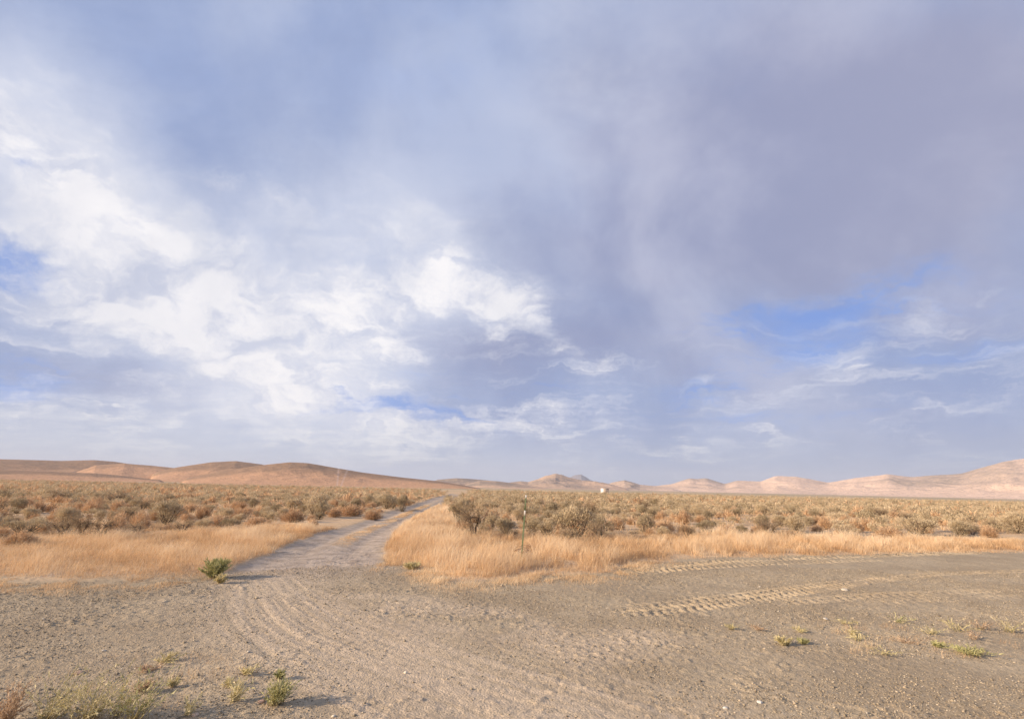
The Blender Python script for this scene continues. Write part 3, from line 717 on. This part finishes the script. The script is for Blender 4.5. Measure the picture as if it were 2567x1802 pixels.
SHORT = ['the rounded tan shrub at the left edge', 'the dusky green one at the left edge', 'the leftmost bare dark shrub', 'the bare shrub with two trunks', 'the bent bare trunk',
 'the very dark low shrub', 'the dark flat shrub on the left', 'the reddish brown mound', 'the last brown shrub of the left row', 'the tall yellow olive sagebrush', 'the olive sagebrush behind the dark low shrub',
 'the grey green bush with upright tip', 'the wide dark shrub far left', 'the dark shrub by the pink grass', 'the big round olive sagebrush', 'the small pinkish tumbleweed shape', 'the reddish shrub by the pink tumbleweed',
 'the tan shrub at the pale bank', 'the wide rusty shrub by the track', 'the upright dark sagebrush by the rut', 'the olive sagebrush by the track', 'the largest dark olive shrub', 'the thin grey sagebrush',
 'the pale grey sagebrush by the post', 'the grey sagebrush near the largest shrub', 'the small dark shrub behind the post', 'the pale feathery sagebrush', 'the tallest pale sagebrush', 'the dark twiggy shrub',
 'the dark brown shrub in the middle', 'the compact blackish shrub', 'the small dark shrub beyond the tallest sagebrush', 'the round sandy sagebrush', 'the small dark shrub at the right grass band', 'the tan shrub left of that band',
 'the dark tangled shrub', 'the pinkish dry shrub at right', 'the rounded reddish tan shrub', 'the broad tan dry shrub', 'the broad olive sagebrush at right', 'the compact round sagebrush', 'the right edge sagebrush', 'the low shrub at the right edge']
KW = {'sage': 'grey green sagebrush', 'dry': 'tan dry shrub', 'dark': 'bare dark shrub'}
own = {}; used_lab = set()
for a in vis[:nind]:
    best = None
    for hh, hn in zip(HAND, SHORT):
        hx, hy = gp(hh[0], hh[1], 0.1); dd_ = math.hypot(hx - a[0], hy - a[1])
        if dd_ < 5.0 + hy * 0.05 and (best is None or dd_ < best[0]): best = (dd_, hx, hy, hn)
    if not best: continue
    hx, hy = best[1:3]; rx_ = (a[0] / a[1] - hx / hy) * hy; ry_ = a[1] - hy
    far_ = 'just ' if best[0] < 1.8 else ''
    if abs(rx_) > abs(ry_) * 0.6: rel = 'to the right of ' if rx_ > 0 else 'to the left of '
    else: rel = 'behind ' if ry_ > 0 else 'in front of '
    szw = 'small ' if a[2] < 0.95 else ('wide ' if a[2] > 1.3 else '')
    lb = (szw + KW[a[4]] + ' ' + far_ + rel + best[3]).replace('  ', ' ')
    if len(lb.split()) > 16: lb = lb.replace('small ', '', 1)
    if lb not in used_lab and len(lb.split()) <= 16: used_lab.add(lb); own[id(a)] = lb
for a in vis[:nind]:
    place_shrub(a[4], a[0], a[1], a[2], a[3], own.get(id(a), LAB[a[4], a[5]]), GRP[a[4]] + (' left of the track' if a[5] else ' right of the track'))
rest = [a for a in acc if id(a) not in chosen]
print('shrubs individual', cnt_ind, 'rest', len(rest))
# everything farther off, as one mass per kind
def far_mass(kd, items, mat, name, label):
    co_all, f_all, r_all = [], [], []; nb = 0
    LOD = {}
    for lod, nl in ((0, 700), (1, 260), (2, 75)):
        for v in range(5):
            fo, st = shrub_geo(kd, 1.2, 0.85, nl, 900 + v * 13 + lod, stems=False)
            LOD[lod, v] = fo.arrays()
    q = np.array([(a[0], a[1]) for a in items]); zs = height(q[:, 0], q[:, 1], False)
    for j, a in enumerate(items):
        x, y, w_, h_ = a[:4]; r = math.hypot(x, y)
        lod = 0 if r < 42 else (1 if r < 85 else 2)
        c, f, rd = LOD[lod, j % 5]; an = random.random() * 6.28; ca, sa = math.cos(an), math.sin(an)
        s = w_ / 1.2; sz = h_ / 0.85
        o = np.empty_like(c); o[:, 0] = (c[:, 0] * ca - c[:, 1] * sa) * s + x; o[:, 1] = (c[:, 0] * sa + c[:, 1] * ca) * s + y; o[:, 2] = c[:, 2] * sz + zs[j]
        co_all.append(o); f_all.append(f + nb); nb += len(c)
        sh = random.random()
        r_all.append(rd * 0.5 + sh * 0.5)
    me = mesh_np(name, np.concatenate(co_all), np.concatenate(f_all), {'rnd': np.concatenate(r_all)})
    print(name, len(items), nb // 3)
    return tag(link(name, me, mat), label, 'shrubs', kind='stuff')
far_mass('sage', [a for a in rest if a[4] == 'sage'], M['sage_s'], 'sagebrush_cover', 'grey green sagebrush cover spreading over the far plain')
far_mass('dry', [a for a in rest if a[4] != 'sage'], M['dry_s'], 'dry_scrub_cover', 'tan dry scrub cover between the far sagebrush')

# ------------------------------------------------------------------ grass
def grass_patch(n_, xr, yr, dens_fn, hmin, hmax, wd, seed, label, name='dry_grass', hfn=None):
    global rs
    rs = np.random.RandomState(seed)
    y = yr[0] + (yr[1] - yr[0]) * rs.rand(n_) ** (1.0 if yr[1] < 40 else 1.25); x = xr[0] + (xr[1] - xr[0]) * rs.rand(n_)
    keep = np.abs(x) < y * 1.12 + 4; x, y = x[keep], y[keep]
    d = dens_fn(x, y); keep = rs.rand(len(x)) < d; x, y, d = x[keep], y[keep], d[keep]
    z = height(x, y, False); n = len(x)
    tuft = fbm(x * 2.2, y * 2.2, 2, 55); big = fbm(x * 0.5, y * 0.5, 3, 56)
    h = (hmin + (hmax - hmin) * rs.rand(n) ** 1.4) * (0.35 + 1.1 * tuft) * (0.35 + 1.3 * big) * (0.5 + 0.5 * np.clip(d, 0, 1)) * (1 - 0.28 * sstep(-x, 4, 9) * (y < 34))
    if hfn: h = h * hfn(x, y)
    lean = (rs.normal(size=(n, 2)) * 0.42 + np.array([0.14, 0.05])) * h[:, None]
    r = np.clip(0.15 + 0.5 * rs.rand(n) + (big - 0.5) * 0.9 + (tuft - .5) * .5, 0, 1)
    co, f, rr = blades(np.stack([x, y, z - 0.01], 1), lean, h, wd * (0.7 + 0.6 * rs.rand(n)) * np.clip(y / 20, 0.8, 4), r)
    print(name, n)
    return tag(link(name, mesh_np(name, co, f, {'rnd': rr}), M['grass']), label, 'grass', kind='stuff')
def h_band(x, y):
    e = y - road_y(x) + (fbm(x * 1.3, y * 1.3, 3, 41) - 0.5) * 1.6
    return np.where(x < -1.5, 0.55 + 0.4 * sstep(e, 0.2, 3.0), np.where(x > 6, 0.45 + 0.4 * sstep(e, 0, 1.5), 0.6 + 0.4 * sstep(e, 0, 1.2)))
def d_band(x, y):
    sy, l = shrub_y(x, y); e = y - road_y(x) + (fbm(x * 1.3, y * 1.3, 3, 41) - 0.5) * 1.1
    pm = path_mask(x, y, 0.35)
    wedge = (~l) & (x < SH_R[2][0] + 0.5)
    inner = sstep(e, -0.5, 0.9) * (1 - sstep(pm, 0.02, 0.5))
    up = np.where(sy > 1e5, 1 - sstep(y, 30, 60) * 0.55, 1 - sstep(y - sy, -0.2, 1.6) * 0.72)
    lo = (sstep(e, -0.2, 1.4) * 0.4 + 0.6) * (np.where(x < -2, 0.65, 0.25) + np.where(x < -2, 0.35, 0.75) * sstep(fbm(x * 1.9, y * 1.9, 3, 157), 0.38, 0.55))
    return inner * np.clip(up, 0, 1) * (0.55 + 0.6 * fbm(x * .8, y * .8, 3, 57)) * lo
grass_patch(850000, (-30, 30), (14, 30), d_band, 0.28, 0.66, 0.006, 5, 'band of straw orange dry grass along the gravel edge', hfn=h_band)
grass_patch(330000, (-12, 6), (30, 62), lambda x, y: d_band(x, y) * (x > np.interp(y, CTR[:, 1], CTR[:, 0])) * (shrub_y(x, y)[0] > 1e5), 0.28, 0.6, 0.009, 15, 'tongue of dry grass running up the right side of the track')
def d_field(x, y):
    pm = path_mask(x, y, 0.35); sy, l = shrub_y(x, y)
    k = sstep(fbm(x / 5, y / 5, 3, 58), 0.38, 0.62)
    return (1 - sstep(pm, 0.02, 0.4)) * (y > sy) * (0.18 + 0.82 * k) * sstep(y, 20, 24)
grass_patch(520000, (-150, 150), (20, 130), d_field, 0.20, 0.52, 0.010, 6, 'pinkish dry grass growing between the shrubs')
def d_strip(x, y):
    d, s, t = seg_dist(x, y, CTR)
    st = np.exp(-(np.abs(t) / 0.45) ** 4) * sstep(y, 20, 24) * sstep(fbm(x * 0.7, y * 0.7, 2, 88), 0.38, 0.58)
    return st * 0.7
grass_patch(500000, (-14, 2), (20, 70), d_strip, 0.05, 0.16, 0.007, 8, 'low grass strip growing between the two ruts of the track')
def d_fringe(x, y):
    e = y - road_y(x); pm = path_mask(x, y, 0.35)
    return np.exp(-((e - 0.1) / 1.2) ** 2) * (1 - sstep(pm, .02, .5)) * sstep(fbm(x * 1.7, y * 1.7, 3, 66) - 0.06 * e, 0.36, 0.66) * np.where((x > xm0) & (x < xm1), 0.05, 1)
grass_patch(700000, (-26, 24), (12, 19.5), d_fringe, 0.05, 0.19, 0.006, 9, 'trampled orange grass litter fraying onto the gravel')

PR = poly([(1900, 1600), (2050, 1570), (2300, 1560), (2700, 1550), (2700, 1640), (2350, 1660), (2000, 1640)])
PL2 = poly([(-200, 1720), (120, 1700), (300, 1640), (480, 1640), (700, 1650), (760, 1740), (620, 1830), (-200, 1830)])
def d_sparse(x, y):
    m = inside(x, y, PR) * 0.9 + inside(x, y, PL2) * 0.55
    return m * sstep(fbm(x * 2.4, y * 2.4, 3, 99), 0.5, 0.72)
grass_patch(150000, (-9, 16), (5.4, 13), d_sparse, 0.05, 0.20, 0.0035, 19, 'sparse dry stems scattered on the open gravel')

# ------------------------------------------------------------------ gravel stones
rs = np.random.RandomState(12)
N = 480000
x = (rs.rand(N) * 2 - 1) * 24; y = 5.4 + 13.5 * rs.rand(N) ** 1.1
ok = (np.abs(x) < y * 1.15 + 1.5) & (y < road_y(x) + 0.4); x, y = x[ok], y[ok]
dn = fbm(x * 0.7, y * 0.7, 4, 71); dd_ = np.zeros(len(x))
for pl in SWEEPS[:3]: dd_ = np.maximum(dd_, np.exp(-(seg_dist(x, y, pl)[0] / 0.7) ** 2))
dd_ = np.maximum(dd_, 0.55 * inside(x, y, pg))
ok = rs.rand(len(x)) < np.clip(sstep(dn, 0.3, 0.7) * 1.1 + 0.12, 0, 1) * (1 - 0.8 * dd_); x, y = x[ok], y[ok]; n_ = len(x)
z = height(x, y)
r = 0.0066 * np.exp(rs.normal(size=n_) * 0.40) * (1 + (rs.rand(n_) < 0.006) * 1.0)
octa = np.array([(1, 0, 0), (-1, 0, 0), (0, 1, 0), (0, -1, 0), (0, 0, 1), (0, 0, -1)], float)
of = np.array([(0, 2, 4), (2, 1, 4), (1, 3, 4), (3, 0, 4), (2, 0, 5), (1, 2, 5), (3, 1, 5), (0, 3, 5)])
an = rs.rand(n_) * 6.28
V = octa[None] * (0.65 + 0.7 * rs.rand(n_, 6, 1)) * np.stack([1 + .5 * rs.rand(n_), 1 + .2 * rs.rand(n_), .6 + .3 * rs.rand(n_)], 1)[:, None, :] * r[:, None, None]
ca, sa = np.cos(an)[:, None], np.sin(an)[:, None]
VX = V[..., 0] * ca - V[..., 1] * sa; VY = V[..., 0] * sa + V[..., 1] * ca
co = np.stack([VX + x[:, None], VY + y[:, None], V[..., 2] + (z + r * .25)[:, None]], 2).reshape(-1, 3)
f = (np.arange(n_)[:, None, None] * 6 + of[None]).reshape(-1, 3)
tag(link('gravel', mesh_np('gravel', co, f, {'rnd': np.repeat(rs.rand(n_) ** 1.3, 6)}), M['stone']), 'loose grey and tan gravel over the pull-off', 'gravel', kind='stuff')
print('pebbles', n_)

# single stones one can point at
import bmesh
def rock(px, py, size, colr, label, flat=0.6):
    x, y = gp(px, py); bm = bmesh.new(); bmesh.ops.create_icosphere(bm, subdivisions=3, radius=1)
    q = np.random.RandomState(int(px)); ph = q.rand(9) * 6
    cuts = unit(q.normal(size=(9, 3))); cd_ = 0.62 + 0.3 * q.rand(9)
    for v in bm.verts:
        p = np.array(v.co)
        for c_, d_ in zip(cuts, cd_):
            e = p @ c_ - d_
            if e > 0: p = p - c_ * e * 0.9
        p *= 1 + 0.04 * math.sin(p[0] * 9 + ph[0]) * math.sin(p[1] * 8 + ph[1])
        v.co = (p[0] * size * 1.25, p[1] * size, p[2] * size * flat)
    me = bpy.data.meshes.new('rock'); bm.to_mesh(me); bm.free()
    m, n = newmat('rock'); pos = n.n('ShaderNodeTexCoord').outputs['Object']
    f1 = n.noise(pos, 30, 5, 0.65)
    finish(n, n.mix(n.ss(f1, .35, .65), (*colr, 1), (*[c * .7 for c in colr], 1)), 0.9, f1, 0.5, 0.004)
    o = link('rock', me, m, None, (x, y, float(height(np.array([x]), np.array([y]))[0]) + size * flat * 0.35), ph[3])
    tag(o, label, 'rock')
rock(2117, 1480, 0.075, (.60, .53, .42), 'pale rock lying on the edge of the tread track')
rock(2173, 1463, 0.05, (.42, .35, .27), 'brown rock just beyond the pale one on the tread track', .5)
rock(1905, 1762, 0.030, (.72, .68, .60), 'whitish pebble near the bottom edge, right of centre')
rock(1819, 1775, 0.028, (.70, .66, .58), 'whitish pebble left of the other one at the bottom edge')
rock(656, 1759, 0.036, (.58, .38, .27), 'reddish stone beside the green weed tuft')
rock(261, 1631, 0.030, (.60, .55, .46), 'round pale stone in the left gravel')
rock(199, 1686, 0.055, (.50, .34, .24), 'reddish clod in the left gravel', .35)
rock(622, 1637, 0.024, (.66, .58, .45), 'small cream stone left of the swept tyre marks')
rock(490, 1792, 0.034, (.62, .46, .33), 'tan stone at the bottom edge between the weeds')
rock(2070, 1554, 0.040, (.66, .60, .50), 'pale stone in the middle of the right gravel')
rock(1905, 1470, 0.030, (.62, .56, .46), 'small pale stone above the tread track')

# ------------------------------------------------------------------ weeds
def weed(px, py, wpx, hpx, kind, label, name='weed', n_st=40, spread=0.8, lean=0.1, leafy=1.0, cat='weed', xy=None):
    global rs
    rs = np.random.RandomState(int(px * 3 + py)); x, y = gp(px, py) if xy is None else xy
    w_ = wpx / F * y; h_ = hpx / F * y * 1.12; w_ *= 1.1
    st, lf = Geo(), Geo()
    for k in range(n_st):
        a = rs.rand() * 6.283; rad = w_ / 2 * rs.rand() ** 0.6 * spread; b = np.array([rs.normal() * w_ * .07, rs.normal() * w_ * .07, 0.0])
        hh = h_ * (0.35 + 0.65 * rs.rand())
        t = b + np.array([math.cos(a) * rad + lean * hh, math.sin(a) * rad, hh]); m_ = b * .6 + t * .4 + np.array([-math.cos(a), -math.sin(a), .3]) * rad * .12
        st.tube([b - [0, 0, .02], m_, t], max(0.0028, y * 0.00030), max(0.001, y * 0.00012), 3, rs.rand())
        nl = int(14 * leafy) + 1; u = 0.15 + 0.85 * rs.rand(nl, 1)
        p = np.where(u < .4, b + (m_ - b) * (u / .4), m_ + (t - m_) * ((u - .4) / .6))
        d = unit(unit((t - b)[None]) * 1.0 + rs.normal(size=(nl, 3)) * 0.55)
        L_ = (0.030 + 0.035 * rs.rand(nl)) * (1 if y < 12 else 1.6)
        lf.add(*leaves(p, d, L_, L_ * 0.26, rs.rand(nl)))
    z = float(height(np.array([x]), np.array([y]))[0])
    e = bpy.data.objects.new(name, None); e.empty_display_size = .1; COL.objects.link(e); e.location = (x, y, z)
    mt = M[kind]
    link('stem', st.mesh('stem'), mt if kind != 'green' else M['ygreen'], e); link('foliage', lf.mesh('foliage'), mt, e)
    tag(e, label, cat)
weed(538, 1449, 62, 38, 'green', 'bushy green weed at the corner of the grass and the track', 'green_bush', 110, 0.9, 0.0, 3.0, 'bush')
weed(552, 1461, 30, 16, 'ygreen', 'small yellow green plant in front of the bushy green one', n_st=30, leafy=2)
weed(1032, 1426, 40, 14, 'ygreen', 'low yellow green tuft at the tip of the right grass patch', n_st=50, leafy=2)
weed(690, 1764, 70, 46, 'green', 'bright green grass tuft on the bottom left gravel', 'grass_tuft', 90, 0.9, 0.35, 0.8, 'grass tuft')
weed(585, 1757, 90, 40, 'ygreen', 'straggling straw stems left of the bright green tuft', n_st=26, leafy=.8, lean=.5)
weed(470, 1790, 80, 34, 'ygreen', 'sparse pale stems at the bottom edge between the big weeds and the green tuft', n_st=16, leafy=.7, lean=.3)
weed(335, 1806, 130, 96, 'green', 'tall weed with long upright stems at the bottom edge, right end of the left weeds', n_st=52, leafy=.4, lean=.25, spread=1.3)
weed(215, 1806, 150, 84, 'ygreen', 'yellow green bushy weed at the bottom edge, middle of the left weeds', n_st=64, leafy=.45, lean=.25, spread=1.3)
weed(110, 1806, 130, 92, 'ygreen', 'straw coloured arching weed at the bottom edge, left of the bushy one', n_st=60, leafy=.4, lean=.5, spread=1.4)
weed(15, 1808, 80, 70, 'brownweed', 'brown dry weed in the bottom left corner', n_st=45, leafy=1.2, lean=.1)
weed(285, 1795, 80, 70, 'ygreen', 'thin straw weed behind the bottom left weeds', n_st=22, leafy=.8, lean=.5)
weed(352, 1735, 50, 22, 'brownweed', 'low brown weed behind the tall bottom left weed', n_st=26, leafy=1.0, lean=.3)
weed(430, 1722, 34, 14, 'ygreen', 'tiny straw weed on the gravel above the sparse stems', n_st=14, lean=.3)
weed(410, 1660, 70, 16, 'ygreen', 'flat yellowish sprig lying on the left gravel', n_st=18, lean=.9)
weed(372, 1682, 70, 12, 'brownweed', 'flat brown sprig below the yellowish one on the left gravel', n_st=16, lean=.9)
weed(608, 1690, 60, 16, 'ygreen', 'short straw sprig above the bright green tuft, to its left', n_st=14, lean=.6)
weed(700, 1702, 22, 14, 'green', 'tiny green sprout just above the bright green tuft', n_st=16, leafy=1.5)
weed(570, 1722, 60, 14, 'ygreen', 'thin pale sprig behind the straggling straw stems', n_st=12, lean=.9)
weed(1965, 1616, 48, 18, 'ygreen', 'pale green weed at the left end of the right weed patch', n_st=34, leafy=1.5, lean=-.1)
weed(2012, 1614, 30, 10, 'green', 'small green weed right of the pale green one on the right gravel', n_st=22, leafy=1.5)
weed(2425, 1640, 90, 12, 'green', 'green mat weed low on the right gravel', n_st=60, leafy=1, spread=1.2)
weed(2350, 1622, 30, 9, 'green', 'little green weed left of the green mat on the right gravel', n_st=22, leafy=1.5)
RW = [(2220, 1640, 90, 14, 'ygreen', 'flat straw stems lying left of the green mat weed'), (2330, 1590, 60, 20, 'ygreen', 'straw tuft at the left of the dense dry patch on the right'),
      (2400, 1582, 70, 26, 'ygreen', 'straw tuft in the middle of the dense dry patch on the right'), (2460, 1578, 60, 28, 'brownweed', 'tan tuft right of the middle of the dense dry patch'),
      (2530, 1584, 60, 30, 'ygreen', 'straw tuft near the right edge in the dense dry patch'), (2440, 1602, 60, 20, 'brownweed', 'low tan tuft in front of the dense dry patch'),
      (2250, 1490 + 70, 40, 16, 'green', 'lone small weed below the tread tracks on the right'), (2120, 1564, 50, 12, 'ygreen', 'thin flat weed below the main tread track'),
      (1835, 1578, 40, 12, 'ygreen', 'thin sprig left of the right weed patch'), (1895, 1578, 36, 10, 'brownweed', 'tiny brown sprig right of the thin one'),
      (2005, 1585, 30, 16, 'ygreen', 'upright straw sprig behind the pale green weed'), (2150, 1608, 50, 18, 'ygreen', 'wispy straw weed between the pale green weed and the dry patch'),
      (2270, 1612, 60, 14, 'brownweed', 'flat tan weed in front of the dry patch at right'), (2135, 1592, 30, 20, 'ygreen', 'small upright weed behind the wispy one')]
for (px, py, a, b, kd, lab) in RW: weed(px, py, a, b * .85, kd, lab, n_st=20, leafy=.4, lean=.3, spread=1.2)

# ------------------------------------------------------------------ green fence post with its wire
def paint(name, c, rough=0.5, worn=None, metal=0.0):
    m, n = newmat(name); p = n.n('ShaderNodeTexCoord').outputs['Object']; f = n.noise(p, 14, 5, .7)
    cc = n.mix(n.ss(f, .45, .7), (*c, 1), (*(worn or [q * .7 for q in c]), 1)); finish(n, cc, rough, f, .2, .002, .4, metal); return m
mg = paint('green_post_paint', (.12, .16, .07), .6, (.20, .19, .11)); mw = paint('white_post_paint', (.62, .60, .56), .6); mr = paint('rusty_wire', (.22, .11, .06), .7, (.35, .17, .09))
bx, by = gp(1307, 1411, 0.1); bz = hz1(bx, by)
post = bpy.data.objects.new('fence_post', None); COL.objects.link(post); post.location = (bx, by, bz)
tx, ty = None, None
PL = 2.16; lean_x = math.tan(math.radians(3.4)); lean_y = -0.01
post.rotation_euler = (math.atan(-lean_y), math.atan(lean_x), 0.5)
post.rotation_euler = (Matrix.Rotation(math.atan(lean_x), 3, 'Y') @ Matrix.Rotation(0.35, 3, 'Z')).to_euler()
def tsec(z0, z1, g_):
    g_.box((0, 0.019, (z0 + z1) / 2), (0.026, 0.0035, (z1 - z0) / 2)); g_.box((0, -0.002, (z0 + z1) / 2), (0.0035, 0.017, (z1 - z0) / 2))
g1 = Geo(); tsec(-0.3, 1.50, g1); g1.box((0, .001, 0.02), (.05, .003, .07)); link('lower_shaft', g1.mesh('lower_shaft'), mg, post)
g2 = Geo(); tsec(1.50, 1.66, g2); link('white_band', g2.mesh('white_band'), mw, post)
g3 = Geo(); tsec(1.66, PL - .10, g3); link('upper_shaft', g3.mesh('upper_shaft'), mg, post)
g4 = Geo(); tsec(PL - .10, PL, g4); link('painted_tip', g4.mesh('painted_tip'), mw, post)
g5 = Geo(); zq = .15
while zq < 2.05:
    if not 1.48 < zq < 1.68: g5.box((0, .027, zq), (.010, .0045, .007))
    zq += .055
link('studs', g5.mesh('studs'), mg, post)
tag(post, 'slim green metal fence post with white tip and band, leaning in the grass', 'fence post')
# coil of old wire hung on the post at grass-top height
q = np.random.RandomState(3); gw = Geo()
for k in range(4):
    t = np.linspace(0, 2 * math.pi, 26); ra = .20 + .03 * k; tl = .25 + .14 * k
    pts = np.stack([ra * np.cos(t), ra * .8 * np.sin(t), .03 * k + ra * np.sin(t + k) * math.sin(tl) * .55 + .02 * q.normal(size=26)], 1)
    pts[-1] = pts[0]; gw.tube(pts, .0055, .0055, 4, .5)
for k in range(3): gw.tube([(-.05 + .05 * k, -.05, -.05), (-.07 + .05 * k, -.09, -.18), (-.12 + .07 * k, -.08, -.30)], .006, .004, 4, .5)
wc = Geo(); wl = link('wire_coil', gw.mesh('wire_coil'), mr, None, (bx + .025, by - .04, bz + .40), .4)
tag(wl, 'rusty loop of wire hanging round the foot of the green post', 'wire coil')

# ------------------------------------------------------------------ white shed far out on the plain
d = pdir(1516, 1226); Y0 = 262.0; sx = d.x / d.y * Y0; W_, D_, H_ = 3.0, 2.6, 2.95
mcream = paint('cream_siding', (.64, .51, .38), .8, (.66, .53, .40)); mwh = paint('white_door', (.74, .72, .68), .6); mroof = paint('pale_roof', (.62, .55, .48), .7)
shed = bpy.data.objects.new('shed', None); COL.objects.link(shed); shed.location = (sx, Y0, -.1); shed.rotation_euler = (0, 0, math.radians(22))
gs = Geo(); gs.box((0, 0, H_ / 2), (W_ / 2, D_ / 2, H_ / 2))
for k in range(14): gs.box((-W_ / 2 + .1 + k * (W_ - .2) / 13, -D_ / 2 - .012, H_ / 2), (.035, .014, H_ / 2 - .06))
link('wall', gs.mesh('wall'), mcream, shed)
ge = Geo(); ge.box((-W_ / 2 - .03, 0, H_ / 2), (.03, D_ / 2 - .04, H_ / 2 - .04)); dr = link('door', ge.mesh('door'), mwh, shed)
gh = Geo(); gh.box((-W_ / 2 - .09, .25, 1.2), (.03, .02, .5)); link('handle', gh.mesh('handle'), mroof, dr)
gr_ = Geo(); gr_.box((0, 0, H_ + .06), (W_ / 2 + .1, D_ / 2 + .1, .055)); link('roof', gr_.mesh('roof'), mroof, shed)
gb = Geo()
for a in (-1, 1): gb.box((0, a * D_ * .35, -.05), (W_ / 2 - .1, .1, .1))
link('skid', gb.mesh('skid'), mroof, shed)
tag(shed, 'small cream shed with a white end standing alone on the plain', 'shed')

# ------------------------------------------------------------------ haze
USE_HAZE = True
if USE_HAZE:
    hb = Geo(); hb.box((0, 4200, 170), (9800, 5900, 173.5))
    hm, n = newmat('haze'); v = n.n('ShaderNodeVolumePrincipled'); v.inputs['Color'].default_value = (.80, .84, .95, 1)
    v.inputs['Density'].default_value = 0.00009; v.inputs['Anisotropy'].default_value = 0.0
    o = n.n('ShaderNodeOutputMaterial'); n.put(o.inputs[1], v.outputs[0])
    tag(link('haze', hb.mesh('haze'), hm), 'thin dusty air over the plain', 'haze', kind='stuff')
